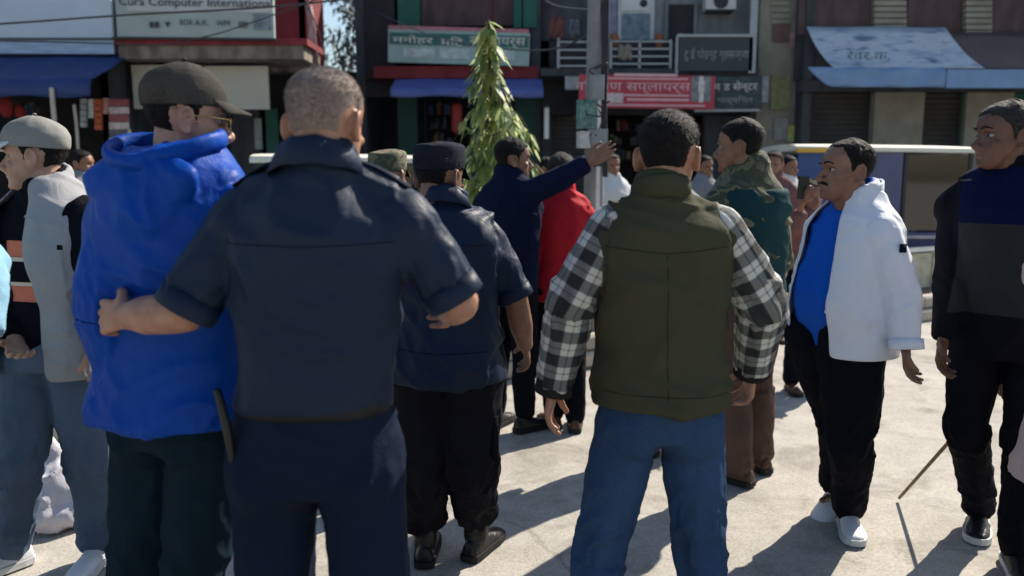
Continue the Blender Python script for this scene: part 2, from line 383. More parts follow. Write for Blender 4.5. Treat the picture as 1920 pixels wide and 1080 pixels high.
def arm_frames(sh, el, wr): return [(np.asarray(sh), np.asarray(el)), (np.asarray(el), np.asarray(wr))]
def hand(mb, Wp, d, pn, th, curl=.5, s=1.0, spread=.05):
    d = nrm(d); th = nrm(np.asarray(th) - d * np.dot(th, d)); pn0 = np.cross(d, th); pn = pn0 * (1 if np.dot(pn0, pn) >= 0 else -1)
    s = s * .98
    mb.sweep([Wp - d * .02, Wp + d * .02 * s, Wp + d * .05 * s, Wp + d * .078 * s], [(.029 * s, .019 * s), (.033 * s, .017 * s), (.039 * s, .0145 * s), (.040 * s, .011 * s)], lat=th, n=14, step=.012)
    for i in range(4):
        a = (1.5 - i) * .0215 * s; k = Wp + d * (.086 - (.003, 0, .004, .013)[i]) * s + th * a
        mb.sweep([Wp + d * .03 * s + th * a * .7, k], [.012 * s, .0108 * s], n=8, step=.02)
        L = (.070, .078, .073, .057)[i] * s; an = 0; p = k; pts = [k]
        dd0 = nrm(d + th * (1.5 - i) * spread)
        cu = curl * (1 + .12 * (i - 1))
        for j, f in enumerate((.45, .31, .24)):
            an += cu * R((35, 50, 32)[j]); dd = dd0 * math.cos(an) + pn * math.sin(an); p = p + dd * L * f; pts.append(p)
        mb.sweep(pts, [.0102 * s, .0093 * s, .0086 * s, .0074 * s], n=8, step=.01, sm=False)
    t0 = Wp + d * .018 * s + th * .024 * s; d1 = nrm(d * .62 + th * .7 + pn * .35); d2 = nrm(d * .85 + th * .22 + pn * .45)
    mb.sweep([t0, t0 + d1 * .045 * s, t0 + (d1 * .045 + d2 * .034) * s, t0 + (d1 * .045 + d2 * .034 + nrm(d2 + pn * .3) * .026) * s], [.0155 * s, .0125 * s, .0108 * s, .0088 * s], n=8, step=.01, sm=False)
    return pn
def shoe_parts(ank, dirv, s=1.0, pitch=0.0, h=.09):
    """returns upper MB, sole MB ; dirv horizontal, pitch>0 lifts the heel"""
    f = nrm([dirv[0], dirv[1], 0]); lat = A([f[1], -f[0], 0]); up = A([0, 0, 1.])
    if pitch: f, up = f * math.cos(pitch) - up * math.sin(pitch), up * math.cos(pitch) + f * math.sin(pitch)
    o = np.asarray(ank) - up * h
    tb = [(-.072, .022, .045), (-.065, .034, .075), (-.03, .039, .088), (.02, .041, .085), (.07, .044, .066), (.12, .049, .052), (.165, .047, .042), (.195, .036, .033), (.208, .016, .022)]
    u = MB(); a = np.arange(16) * 2 * PI / 16; rs = []
    for x, wd, hh in tb:
        c, sn = np.cos(a), np.sin(a); X = wd * np.sign(c) * np.abs(c) ** .75 * np.where(sn > 0, 1 - .25 * sn, 1); Z = np.where(sn > 0, sn ** .9 * (hh - .02), -.008 * (-sn) ** .5 if False else sn * .008) + .026
        rs.append((o + f * x * s)[None] + np.outer(X * s, lat) + np.outer(Z * s, up))
    u.rings(rs)
    u.sweep([o + up * .06 * s - f * .012, o + up * .105 * s - f * .012], [(.036 * s, .042 * s), (.036 * s, .044 * s)], lat=lat, n=12)
    so = MB(); rs = []
    for x, wd, hh in [(-.077, .02, 0)] + tb + [(.212, .014, 0)]:
        w2 = (wd + .004); q = A([(-w2, .0), (w2, .0), (w2, .026), (-w2, .026)])
        rs.append((o + f * x * s)[None] + np.outer(q[:, 0] * s, lat) + np.outer(q[:, 1] * s, up))
    so.rings(rs)
    return u, so, f
TORSO = A([  # s, half width, front, back
 (-.80, .175, .115, .125), (-.30, .170, .108, .120), (-.12, .170, .110, .125), (0, .168, .112, .122), (.15, .155, .110, .105), (.30, .150, .108, .098), (.50, .163, .117, .105),
 (.70, .180, .122, .115), (.80, .178, .108, .112), (.88, .150, .092, .100), (.94, .115, .074, .084), (1.0, .078, .058, .066), (1.04, .060, .052, .058), (1.10, .052, .050, .054)])
class Body:
    """a skeleton placed in the world. joints: neck, pelvis, sh/el/wr/hip/kn/an as [left, right] of the person"""
    def __init__(s, top, neck, pelvis, heading, hh=None, hp=0, hr=0, H=1.72, J=None, headscale=1.0, w=1.0, arms=None, hiph=None):
        s.h = heading; s.f = A([math.sin(R(heading)), math.cos(R(heading)), 0]); s.r = A([s.f[1], -s.f[0], 0])
        s.k = H / 1.72; k = s.k; s.head = Head(top, heading if hh is None else hh, hp, hr, headscale * k ** .5)
        s.neck = np.asarray(neck); s.pelvis = np.asarray(pelvis); s.w = w
        hiph = heading if hiph is None else hiph; s.hf = A([math.sin(R(hiph)), math.cos(R(hiph)), 0]); s.hr = A([s.hf[1], -s.hf[0], 0])
        up = A([0, 0, 1.]); J = J or {}
        sg = (-1, 1); s.sg = sg
        g = lambda n, i, d: np.asarray(J[n + 'LR'[i]]) if (n + 'LR'[i]) in J else d
        s.sh = [g('sh', i, s.neck + s.r * q * .172 * w * k - up * .125 * k) for i, q in enumerate(sg)]
        s.el = [g('el', i, s.sh[i] + s.r * q * .06 - up * .29 * k) for i, q in enumerate(sg)]
        s.wr = [g('wr', i, s.el[i] + s.f * .07 - s.r * q * .01 - up * .25 * k) for i, q in enumerate(sg)]
        s.hip = [g('hip', i, s.pelvis + s.hr * q * .095 * k) for i, q in enumerate(sg)]
        s.an = [g('an', i, A([*(s.pelvis + s.hr * q * .12)[:2], .09])) for i, q in enumerate(sg)]
        s.kn = [g('kn', i, (s.hip[i] + s.an[i]) * .5 + s.hf * .03 + up * .02) for i, q in enumerate(sg)]
        s.base = A([*((s.an[0] + s.an[1]) / 2)[:2], 0.0])
        s.toe = [J.get('toe' + 'LR'[i], nrm(s.hf + s.hr * q * .22)) for i, q in enumerate(sg)]
        s.heel = [J.get('heel' + 'LR'[i], 0.0) for i in range(2)]
    def spine(s, t): return s.pelvis + (s.neck - s.pelvis) * t + s.f * 0
    def bones(s):
        b = []
        for i in range(2):
            L1 = np.linalg.norm(s.el[i] - s.sh[i]); L2 = np.linalg.norm(s.wr[i] - s.el[i])
            b.append((s.sh[i], s.el[i], 0, .055, 1, L1, L1)); b.append((s.el[i], s.wr[i], L1, .05, 1, L1, L2))
        for i in range(2):
            L1 = np.linalg.norm(s.kn[i] - s.hip[i]); L2 = np.linalg.norm(s.an[i] - s.kn[i])
            b.append((s.hip[i], s.kn[i], 0, .08, 2, L1, L1)); b.append((s.kn[i], s.an[i], L1, .06, 2, L1, L2))
        b.append((s.pelvis, s.neck, 0, .15, 0, 9, .5))
        return b
    def torso(s, mb, s0, s1, grow=0.0, belly=0.0, wmul=1.0, neckcol=True, flare=0.0, ex=.82, n=32):
        L = np.linalg.norm(s.neck - s.pelvis) ; ts = [t for t in np.linspace(s0, s1, 16)]; rs = []
        a = np.arange(n) * 2 * PI / n; c, sn = np.cos(a), np.sin(a)
        for t in ts:
            wd, fr, bk = [np.interp(t, TORSO[:, 0], TORSO[:, i]) for i in (1, 2, 3)]
            u = min(max(t, 0), 1); r = nrm(s.hr * (1 - u) + s.r * u); f = nrm(s.hf * (1 - u) + s.f * u)
            bl = belly * math.exp(-((t - .28) / .25) ** 2); fl = flare * max(0, .35 - t)
            wd = (wd * s.w * wmul + grow + fl + bl * .5) * s.k; fr = (fr + grow + bl + fl) * s.k; bk = (bk + grow + fl) * s.k
            x = wd * np.sign(c) * np.abs(c) ** ex; y = np.where(sn > 0, fr, bk) * np.sign(sn) * np.abs(sn) ** ex
            rs.append(s.spine(t)[None] + np.outer(x, r) + np.outer(y, f))
        mb.rings(rs)
    def yoke(s, mb, grow=0.0):
        for i in range(2):
            nk = s.neck + A([0, 0, .0]); r1, r2 = .052 + grow, .060 + grow
            mb.sweep([nk - A([0, 0, .02]) * 1, nk * .5 + s.sh[i] * .5 + A([0, 0, .006]), s.sh[i] - A([0, 0, .004])], [r1 - .006, .048 + grow * .8, .050 + grow * .8], n=12, step=.03)
            mid = s.spine(.72); mb.sweep([s.sh[i] - A([0, 0, .03]), s.sh[i] * .6 + mid * .4 - A([0, 0, .03])], [.062 + grow, .085 + grow], n=12)
    def arm(s, mb, i, upto=2.0, g=0.0, r=(.058, .060, .050, .045, .036), start=0.0):
        P = [s.sh[i], s.sh[i] * .45 + s.el[i] * .55, s.el[i], s.el[i] * .45 + s.wr[i] * .55, s.wr[i]]; r = [x + g for x in r]
        ck = .15 if g > -.01 else 1.0
        if upto >= 2: mb.sweep(P, r, n=14, sm=False)
        elif upto > 1:
            u = upto - 1; e = s.el[i] + (s.wr[i] - s.el[i]) * u; mb.sweep([P[0], P[1], P[2], e], [r[0], r[1], r[2], r[2] + (r[4] - r[2]) * u], n=14, sm=False, capk=ck)
        else:
            e = s.sh[i] + (s.el[i] - s.sh[i]) * upto; mb.sweep([P[0], P[1] if upto > .6 else P[0] * .6 + e * .4, e], [r[0], r[1], r[2] + .003], n=14, sm=False, capk=ck)
    def leg(s, mb, i, g=0.0, r=(.092, .082, .062, .056, .045), low=0.0):
        a = s.an[i] + A([0, 0, low]); mb.sweep([s.hip[i], s.hip[i] * .5 + s.kn[i] * .5, s.kn[i], s.kn[i] * .5 + a * .5 - s.hf * .012, a], [x + g for x in r], n=16, sm=False)

def near_bone(v, bones):
    best = np.full(len(v), 1e9); U = np.zeros(len(v)); ang = np.zeros(len(v)); typ = np.zeros(len(v), int); dj = np.full(len(v), 1.0)
    for a, b, l0, rad, ty, lj, L in bones:
        ab = b - a; Ln = np.linalg.norm(ab); t = np.clip((v - a) @ ab / Ln ** 2, 0, 1); c = a + t[:, None] * ab; d = np.linalg.norm(v - c, axis=1) - rad
        k = d < best; best[k] = d[k]; U[k] = (l0 + t * Ln)[k]; typ[k] = ty
        ax = ab / Ln; u = np.cross(ax, [0, 1., 0.1]); u = u / np.linalg.norm(u); w_ = np.cross(ax, u); q = v - c
        ang[k] = np.arctan2(q @ w_, q @ u)[k]; dj[k] = np.abs(l0 + t * Ln - lj)[k]
    return U, ang, typ, dj
def garment(name, B, mb, m, parent, voxel=.0085, zoned=False, amp=.006, seed=0, torso_amp=1.0, cut=None, solid=.006, stack=0.0, smooth_it=3, freq=1.0):
    v, F, E = union(mb, voxel, smooth_it)
    nn = normals(v, F); U, ang, typ, dj = near_bone(v, B.bones())
    p = np.stack([U * 11 * freq + 1.1 * np.sin(ang + seed) + .5 * vnoise(v * 6), np.cos(ang) * 1.4 + seed * 3.3, np.sin(ang) * 1.4 + typ * 5.0], 1)
    rf = ridge(p) ** 3 * .8 + ridge(p * A([2.1, 1.6, 1.6]) + 4) ** 3 * .45
    limb = (.35 + .85 * np.exp(-(dj / .10) ** 2))
    if stack: limb = limb + stack * np.exp(-((v[:, 2] - .16) / .10) ** 2) * (typ == 2)
    q = (v - B.base)
    wx = vnoise(q * 4 + seed) ; tq = np.stack([q[:, 0] * 6 + wx * 2, q[:, 1] * 6, q[:, 2] * 9 + q[:, 0] * 3 + wx * 2], 1) + seed * 2.7
    tf = ridge(tq) ** 3 * .8 + ridge(tq * A([.7, .7, 2.0]) + 7) ** 3 * .5 + .5 * vnoise(q * 3.2 + seed)
    d = np.where(typ == 0, (tf - .45) * torso_amp * 1.45, (rf - .4) * limb) * amp * 1.7
    v = v + nn * d[:, None]
    v = relax(v, E, 1)
    if cut is not None:
        kill = cut(v); F = np.asarray(F); F = F[~kill[F].any(1)]
        e = np.concatenate([F[:, [0, 1]], F[:, [1, 2]], F[:, [2, 3]], F[:, [3, 0]]]); e.sort(axis=1); key = e[:, 0].astype(np.int64) * (len(v) + 1) + e[:, 1]
        uq, cnt = np.unique(key, return_counts=True); be = uq[cnt == 1]; BE = np.stack([be // (len(v) + 1), be % (len(v) + 1)], 1)
        bv = np.unique(BE); vv = relax(v, BE, 14, .5) if len(BE) else v; v[bv] = vv[bv]
        used = np.unique(F); mp_ = np.full(len(v), -1); mp_[used] = np.arange(len(used)); F = mp_[F]; v = v[used]; U, ang, typ = U[used], ang[used], typ[used]
    me = mesh_from(name, v, F, B.base)
    at_ = me.attributes.new('limb', 'FLOAT_VECTOR', 'POINT')
    rad = np.where(typ == 0, .16, np.where(typ == 2, .08, .055)); L = np.stack([U, ang * rad + .5, typ], 1)
    if len(me.vertices) == len(v): at_.data.foreach_set('vector', L.ravel().astype(np.float32))
    if zoned and len(me.vertices) == len(v):
        q = v - B.pelvis; Lz = B.neck[2] - B.pelvis[2]; z_ = me.attributes.new('zone', 'FLOAT_VECTOR', 'POINT')
        z_.data.foreach_set('vector', np.stack([q[:, 2] / Lz, np.abs(q @ B.r), q @ B.f], 1).ravel().astype(np.float32))
    o = link(name, me, m, parent, smooth=True)
    if cut is not None and solid:
        sm = o.modifiers.new('thickness', 'SOLIDIFY'); sm.thickness = solid; sm.offset = -1
    return o
def add_body(B, parent, m, bare=(0, 0), hands=((.5, None, None), (.5, None, None)), face=True, voxel=.0045, fat=0.0, neck_r=.056, handscale=1.0):
    mb = MB(); B.torso(mb, -.12, .96, -.03, wmul=.93); B.yoke(mb, -.028)
    for i in range(2):
        B.leg(mb, i, -.028); f = nrm(B.toe[i]) * A([1, 1, 0]); a = B.an[i]
        mb.sweep([a + A([0, 0, .02]), a - A([0, 0, .055]) - f * .02, a - A([0, 0, .06]) + f * .12], [.026, .022, .018], n=8)
    V, F, _ = union(mb, .014, 2); Vs = [V]; Fs = [np.asarray(F)]; n = len(V)
    hv, hf = head_piece(B.head, B.neck - A([0, 0, .03]), voxel, face, fat, neck_r); Vs.append(hv); Fs.append(np.asarray(hf) + n); n += len(hv)
    for i in range(2):
        mb = MB(); B.arm(mb, i, g=-.022 if not bare[i] else -.003, r=(.056, .052, .046, .047, .034) if bare[i] else (.066, .060, .050, .045, .040))
        c, pn, th = hands[i]; fa = nrm(B.wr[i] - B.el[i])
        if pn is None: pn = -B.r * B.sg[i] + B.f * -.2
        if th is None: th = B.f + .0 * B.r
        d = fa
        if isinstance(c, tuple): c, d = c[0], nrm(c[1])
        hand(mb, B.wr[i], d, A(pn, float), A(th, float), c, handscale * B.k)
        v, f, _ = union(mb, voxel, 1); Vs.append(v); Fs.append(np.asarray(f) + n); n += len(v)
    me = mesh_from('body', np.concatenate(Vs), np.concatenate(Fs), B.base)
    return link('body', me, m, parent, smooth=True)
def eyes(B, parent, m_white, m_dark, m_brow):
    for q in (-1, 1):
        mb = MB(); mb.ball((q * .031, .0715, .1165), (.0125, .011, .0075), n=10); mb.ball((q * .031, .0785, .1165), (.0062, .0045, .0060), n=8, mi=1)
        mb.V = [B.head.w(v) for v in mb.V]; mb.build('eye', [m_white, m_dark], parent, True)
        mb = MB(); mb.sweep([(q * .047, .079, .139), (q * .030, .0965, .146), (q * .013, .099, .139)], [.0018, .003, .0025], n=8, step=.006)
        mb.V = [B.head.w(v) for v in mb.V]; mb.build('eyebrow', m_brow, parent, True)
def shoes(B, parent, mu, ms, s=1.0):
    for i in range(2):
        u, so, f = shoe_parts(B.an[i], B.toe[i], s * B.k, B.heel[i], h=.09)
        v, F, _ = union(u, .006, 2); me = mesh_from('shoe', v, F, B.base); o = link('shoe', me, mu, parent, True)
        k = so.build('sole', ms, o, off=B.base)
def trousers(B, parent, m, g=0.0, tg=None, ttop=.12, r=(.100, .090, .074, .068, .062), low=.0, **kw):
    mb = MB(); B.torso(mb, -.14, ttop, .002 + g * .4 if tg is None else tg)
    for i in range(2):
        B.leg(mb, i, g, r, low)
        mb.sweep([B.hip[i] + A([0, 0, .03]), B.hip[i] - B.hf * .03 - A([0, 0, .06])], [.090 + g, .096 + g], n=12)
    kw['amp'] = kw.get('amp', .008) * 1.35
    return garment('trousers', B, mb, m, parent, torso_amp=.5, **kw)
def shirt(B, parent, m, name='shirt', s0=-.1, s1=1.06, g=.012, sleeve=1.93, belly=0.0, flare=0.0, collar=True, arms=(1, 1), ag=0.0, wmul=1.0, yg=None, extra=None, r=(.062, .066, .060, .053, .046), **kw):
    mb = MB(); B.torso(mb, s0, s1, g, belly, wmul, flare=flare); B.yoke(mb, g if yg is None else yg)
    sl = sleeve if hasattr(sleeve, '__len__') else (sleeve, sleeve)
    for i in range(2):
        if arms[i]: B.arm(mb, i, sl[i], ag, r)
    if collar:
        c = B.neck + A([0, 0, .042]) ; u = np.linspace(0, 2 * PI, 13)[:-1]; cr = .060 + g * .4
        pts = [c + B.r * math.cos(a) * cr + B.f * (math.sin(a) * cr + .004) - A([0, 0, 1]) * (.028 * math.sin(a) + .0) for a in u]
        mb.sweep(pts, [(.011, .026)] * 12, loop=True, lat=(0, 0, 1.) if False else None, n=10)
    if extra: extra(mb)
    return garment(name, B, mb, m, parent, **kw)
def collar(B, parent, m, r0=.060, h=.038, fall=.045, gap=35, back=.010, name='collar', push=0.0, stand=False):
    prof = [(r0 - .004, -.03), (r0 - .003, h), (r0 + .001, h + .005), (r0 + .007, h + .002), (r0 + .007 + fall * .45, h - fall), (r0 + .004 + fall * .45, h - fall - .003), (r0 + .002, h - .008), (r0 + .001, -.03)]
    if stand: prof = [(r0 - .004, -.035), (r0 - .003, h), (r0 + .003, h + .004), (r0 + .008, h), (r0 + .010, -.035)]
    k = len(prof); th = np.linspace(R(gap), 2 * PI - R(gap), 40); rs = []
    for t in th:
        c, s_ = math.cos(t), math.sin(t)      # t = 0 is the front
        o = [B.neck + B.f * (c * (r + push) * 1.0 + .002 - .014 * (1 - c) * .5) + B.r * s_ * (r + push) * 1.04 + A([0, 0, 1]) * (z + .012 - .026 * c + back * (1 - c) * .5 + .0015 * math.sin(t * 9)) for r, z in prof]; rs.append(A(o))
    mb = MB(); n = k; vs = np.concatenate(rs); F = []
    for i in range(len(rs) - 1):
        for j in range(k): F.append((i * k + j, i * k + (j + 1) % k, (i + 1) * k + (j + 1) % k, (i + 1) * k + j))
    F.append(tuple(range(k))[::-1]); F.append(tuple((len(rs) - 1) * k + j for j in range(k)))
    mb.add(vs, F); return mb.build(name, m, parent, True, off=B.base)
def cuff(B, parent, m, i, u, r, wd=.022, name='cuff'):
    if u > 1: c = B.el[i] + (B.wr[i] - B.el[i]) * (u - 1); t = nrm(B.wr[i] - B.el[i])
    else: c = B.sh[i] + (B.el[i] - B.sh[i]) * u; t = nrm(B.el[i] - B.sh[i])
    U = nrm(np.cross(t, [0.1, 1., .2])); V = np.cross(t, U); a = np.arange(22) * 2 * PI / 22; rs = []
    for x, rr in ((-wd, r), (-wd, r + .006), (wd * .9, r + .007), (wd, r + .004), (wd, r - .010), (wd * .2, r - .012)): rs.append(c + t * x + np.outer(np.cos(a) * rr * (1 + .05 * np.sin(a * 3)), U) + np.outer(np.sin(a) * rr, V))
    mb = MB(); mb.rings(rs, closed=False); return mb.build(name, m, parent, True, off=B.base)
def seam(B, parent, m, obj, pts, name='seam', r=.0010):
    """a stitched seam laid on a garment along points (lateral, spine fraction), seen from the back or front"""
    from mathutils.bvhtree import BVHTree
    bt = BVHTree.FromPolygons([tuple(v.co) for v in obj.data.vertices], [tuple(p.vertices) for p in obj.data.polygons]); out = []
    front = pts[0][2] if len(pts[0]) > 2 else False; f = B.f * (1 if front else -1); q = []
    for a, b in zip(pts, pts[1:]):
        for t in np.linspace(0, 1, 14): q.append((a[0] + (b[0] - a[0]) * t, a[1] + (b[1] - a[1]) * t))
    for x, t in q:
        o = B.spine(t) + B.r * x + f * .6 - B.base; hit = bt.ray_cast(Vector(o), Vector(-f), 1.0)[0]
        if hit is not None: out.append(A(hit) + B.base + f * .0006)
    if len(out) < 4: return None
    mb = MB(); mb.sweep(out, [(r, r)] * len(out), n=5, step=.05); return mb.build(name, m, parent, True, off=B.base)
def ring_pts(c, u, v, ru, rv, n=14, ex=1.0):
    a = np.arange(n) * 2 * PI / n; return [c + u * ru * math.cos(t) + v * rv * math.sin(t) for t in a]
def surf_patch(B, name, m, parent, obj, lat0, lat1, t0, t1, front=True, n=10, off=.004, thick=True):
    """a patch lying on a garment: rays cast towards the spine find the cloth"""
    from mathutils.bvhtree import BVHTree
    bt = BVHTree.FromPolygons([tuple(v.co) for v in obj.data.vertices], [tuple(p.vertices) for p in obj.data.polygons])
    f = B.f * (1 if front else -1); g = []; 
    for t in np.linspace(t0, t1, n):
        row = []
        for x in np.linspace(lat0, lat1, n):
            o = B.spine(t) + B.r * x + f * .6 - B.base
            hit = bt.ray_cast(Vector(o), Vector(-f), 1.0)[0]
            row.append((A(hit) if hit is not None else o - f * .5) + B.base)
        g.append(row)
    g = A(g); mb = MB(); top = g + f * off; bot = g - f * .004
    V = np.concatenate([top.reshape(-1, 3), bot.reshape(-1, 3)]); F = []
    for i in range(n - 1):
        for j in range(n - 1):
            a = i * n + j; F.append((a, a + 1, a + n + 1, a + n))
    rim = [i for i in range(n)] + [i * n + n - 1 for i in range(1, n)] + [(n - 1) * n + i for i in range(n - 2, -1, -1)] + [i * n for i in range(n - 2, 0, -1)]
    for a, b in zip(rim, rim[1:] + rim[:1]): F.append((a, b, b + n * n, a + n * n))
    mb.add(V, F); return mb.build(name, m, parent, True)
# ---------------------------------------------------------------- ground, median, street
def road_mat():
    m, t, b = nodes('dusty_concrete_road'); tc = N(t, 'ShaderNodeTexCoord')
    n1 = N(t, 'ShaderNodeTexNoise', i_Scale=.8, i_Detail=8.0, i_Roughness=.65); n2 = N(t, 'ShaderNodeTexNoise', i_Scale=90.0, i_Detail=4.0); n3 = N(t, 'ShaderNodeTexNoise', i_Scale=5.0, i_Detail=6.0, i_Distortion=.4)
    for n in (n1, n2, n3): t.links.new(tc.outputs['Object'], n.inputs['Vector'])
    r = ramp(t, n1.outputs[0], [(.3, (.36, .34, .305)), (.7, (.46, .43, .385))]); r2 = ramp(t, n2.outputs[0], [(.3, (.78, .78, .78)), (.7, (1.1, 1.1, 1.1))]); r3 = ramp(t, n3.outputs[0], [(.42, (1, 1, 1)), (.75, (.80, .79, .77))])
    a = N(t, 'ShaderNodeMix', data_type='RGBA', blend_type='MULTIPLY'); a.inputs[0].default_value = 1; t.links.new(r.outputs[0], a.inputs[6]); t.links.new(r2.outputs[0], a.inputs[7])
    c = N(t, 'ShaderNodeMix', data_type='RGBA', blend_type='MULTIPLY'); c.inputs[0].default_value = 1; t.links.new(a.outputs[2], c.inputs[6]); t.links.new(r3.outputs[0], c.inputs[7])
    wn = N(t, 'ShaderNodeTexNoise', i_Scale=1.7, i_Detail=6.0); t.links.new(tc.outputs['Object'], wn.inputs['Vector']); wm = N(t, 'ShaderNodeMix', data_type='RGBA', blend_type='LINEAR_LIGHT'); wm.inputs[0].default_value = .22; t.links.new(tc.outputs['Object'], wm.inputs[6]); t.links.new(wn.outputs['Color'], wm.inputs[7])
    vo = N(t, 'ShaderNodeTexVoronoi', feature='DISTANCE_TO_EDGE', i_Scale=.28); t.links.new(wm.outputs[2], vo.inputs['Vector']); cr = ramp(t, vo.outputs[0], [(0, (.74, .73, .71)), (.004, (1, 1, 1))])
    n5 = N(t, 'ShaderNodeTexNoise', i_Scale=1.9, i_Detail=9.0, i_Roughness=.7, i_Distortion=.8); t.links.new(tc.outputs['Object'], n5.inputs['Vector']); st_ = ramp(t, n5.outputs[0], [(.50, (1, 1, 1)), (.66, (.66, .65, .64))])
    for sr in (cr, st_):
        k_ = N(t, 'ShaderNodeMix', data_type='RGBA', blend_type='MULTIPLY'); k_.inputs[0].default_value = 1; t.links.new(c.outputs[2], k_.inputs[6]); t.links.new(sr.outputs[0], k_.inputs[7]); c = k_
    t.links.new(c.outputs[2], b.inputs['Base Color']); b.inputs['Roughness'].default_value = .92; b.inputs['Specular IOR Level'].default_value = .15
    bp = N(t, 'ShaderNodeBump', i_Strength=.35, i_Distance=.006); t.links.new(n2.outputs[0], bp.inputs['Height']); t.links.new(bp.outputs[0], b.inputs['Normal']); return m
nx, ny = 90, 90; xs = np.concatenate([np.linspace(-300, -12, 12), np.linspace(-11, 11, 66), np.linspace(12, 300, 12)]); ys = np.concatenate([np.linspace(-150, -6, 8), np.linspace(-5, 17, 70), np.linspace(18, 450, 12)])
GX, GY = np.meshgrid(xs, ys, indexing='ij'); P_ = np.stack([GX.ravel(), GY.ravel(), np.zeros(GX.size)], 1)
P_[:, 2] = (vnoise(P_ * A([.7, .7, 0]) + 3) - .5) * .012 - .004
F_ = [(i * 90 + j, (i + 1) * 90 + j, (i + 1) * 90 + j + 1, i * 90 + j + 1) for i in range(89) for j in range(89)]
me = bpy.data.meshes.new('road'); me.from_pydata(P_.tolist(), [], F_); tag(link('road', me, road_mat(), smooth=True), kind='structure')

CONC = mat('kerb_concrete', (.40, .36, .30), .9, .18, 5, .4, 40); SOIL = mat('dry_soil', (.20, .15, .10), .95, .3, 9, .8, 30, bdist=.03)
# median running away to the right:  Y = 6 + .55 X
md = nrm([1, .55, 0]); mn = A([-md[1], md[0], 0]); MA = math.atan2(md[1], md[0])
def on_median(X, off=0.0, z=0.0): return A([X, 6.0 + .55 * X, z]) + mn * off
med = empty('median', on_median(0), 'raised concrete median with two courses of kerb stones running behind the crowd', 'median')
MBASE = on_median(0)
mb = MB(); mb.box(on_median(2, .45, .12), (26, .74, .24), rot=MA); soil = mb.build('planting_soil', SOIL, med)
stone = {}
rnd = random.Random(4)
for side, off in ((0, 0.0), (1, .90)):
    for course in range(2):
        L = .62
        for k in range(-13, 30 if side == 0 else 12):
            if side == 1 and course == 0: continue
            key = rnd.randrange(4)
            if key not in stone:
                bm = MB(); s_ = A([L - .012, .15, .128]); bm.box((0, 0, 0), s_); me = bm.mesh('kerb_stone')
                import bmesh
                b_ = bmesh.new(); b_.from_mesh(me); bmesh.ops.bevel(b_, geom=b_.edges[:], offset=.012 + .003 * key, segments=1, affect='EDGES'); b_.to_mesh(me); b_.free(); me.materials.append(CONC); stone[key] = me
            o = bpy.data.objects.new('kerb_stone', stone[key]); col.objects.link(o); o.parent = med
            u = (k + (.5 if course else 0)) * L; p = MBASE * 0 + md * u + mn * (off + rnd.uniform(-.006, .006) + (.035 if course and side == 0 else 0)) + Z_ * (.064 + .131 * course) if False else md * u + mn * (off + rnd.uniform(-.006, .006) + (.04 if course and side == 0 else 0)) + A([0, 0, .064 + .131 * course])
            o.location = tuple(p); o.rotation_euler = (0, 0, MA + rnd.uniform(-.006, .006))

# foliage helpers
def leaf_mat(name, c, c2):
    m, t, b = nodes(name); tc = N(t, 'ShaderNodeTexCoord'); n = N(t, 'ShaderNodeTexNoise', i_Scale=9.0, i_Detail=3.0); t.links.new(tc.outputs['Object'], n.inputs['Vector'])
    r = ramp(t, n.outputs[0], [(.35, c), (.65, c2)]); t.links.new(r.outputs[0], b.inputs['Base Color']); b.inputs['Roughness'].default_value = .5
    tr = N(t, 'ShaderNodeBsdfTranslucent'); hs = N(t, 'ShaderNodeMix', data_type='RGBA', blend_type='MULTIPLY'); hs.inputs[0].default_value = 1; hs.inputs[7].default_value = (1, 1, .35, 1)
    g = N(t, 'ShaderNodeBrightContrast', i_Bright=.22); t.links.new(r.outputs[0], g.inputs[0]); t.links.new(g.outputs[0], tr.inputs[0])
    mx = N(t, 'ShaderNodeMixShader', i_0=.6); t.links.new(b.outputs[0], mx.inputs[1]); t.links.new(tr.outputs[0], mx.inputs[2])
    t.links.new(mx.outputs[0], t.nodes['Material Output'].inputs[0]); return m
def leaves(rs, centers, length, width, droop, vary=.3, dirs=None):
    """each leaf: a bent lance of 6 faces"""
    V, F = [], []; n = len(centers)
    for i in range(n):
        L = length * (1 + vary * rs.uniform(-1, 1)); W_ = width * (1 + vary * rs.uniform(-1, 1)); a = rs.uniform(0, 2 * PI)
        h = A([math.cos(a), math.sin(a), 0]) if dirs is None else nrm(dirs[i] + rs.normal(0, .35, 3) * A([1, 1, .2])); d = nrm(h * (1 - droop) + A([0, 0, -droop]) + rs.normal(0, .12, 3)); sd_ = nrm(np.cross(d, [0, 0, 1.]) + 1e-4); nn = np.cross(sd_, d)
        c = centers[i]; pts = [c, c + d * L * .3 + sd_ * W_ * .5 + nn * .02 * L, c + d * L * .3 - sd_ * W_ * .5 + nn * .02 * L, c + d * L * .65 + sd_ * W_ * .42 - A([0, 0, .04 * L]), c + d * L * .65 - sd_ * W_ * .42 - A([0, 0, .04 * L]), c + d * L - A([0, 0, .14 * L])]
        k = len(V) * 1; V += pts; F += [(k, k + 1, k + 2), (k + 1, k + 3, k + 4, k + 2), (k + 3, k + 5, k + 4)]
    return V, F
rs_ = np.random.RandomState(11)
BARK = mat('bark', (.09, .07, .05), .9, .3, 12, .6, 40); LEAF1 = leaf_mat('young_mast_leaf', (.07, .16, .03), (.24, .30, .03)); LEAF2 = leaf_mat('dark_leaf', (.008, .018, .010), (.016, .030, .014)); LEAF3 = leaf_mat('plant_leaf', (.07, .12, .03), (.14, .18, .06))
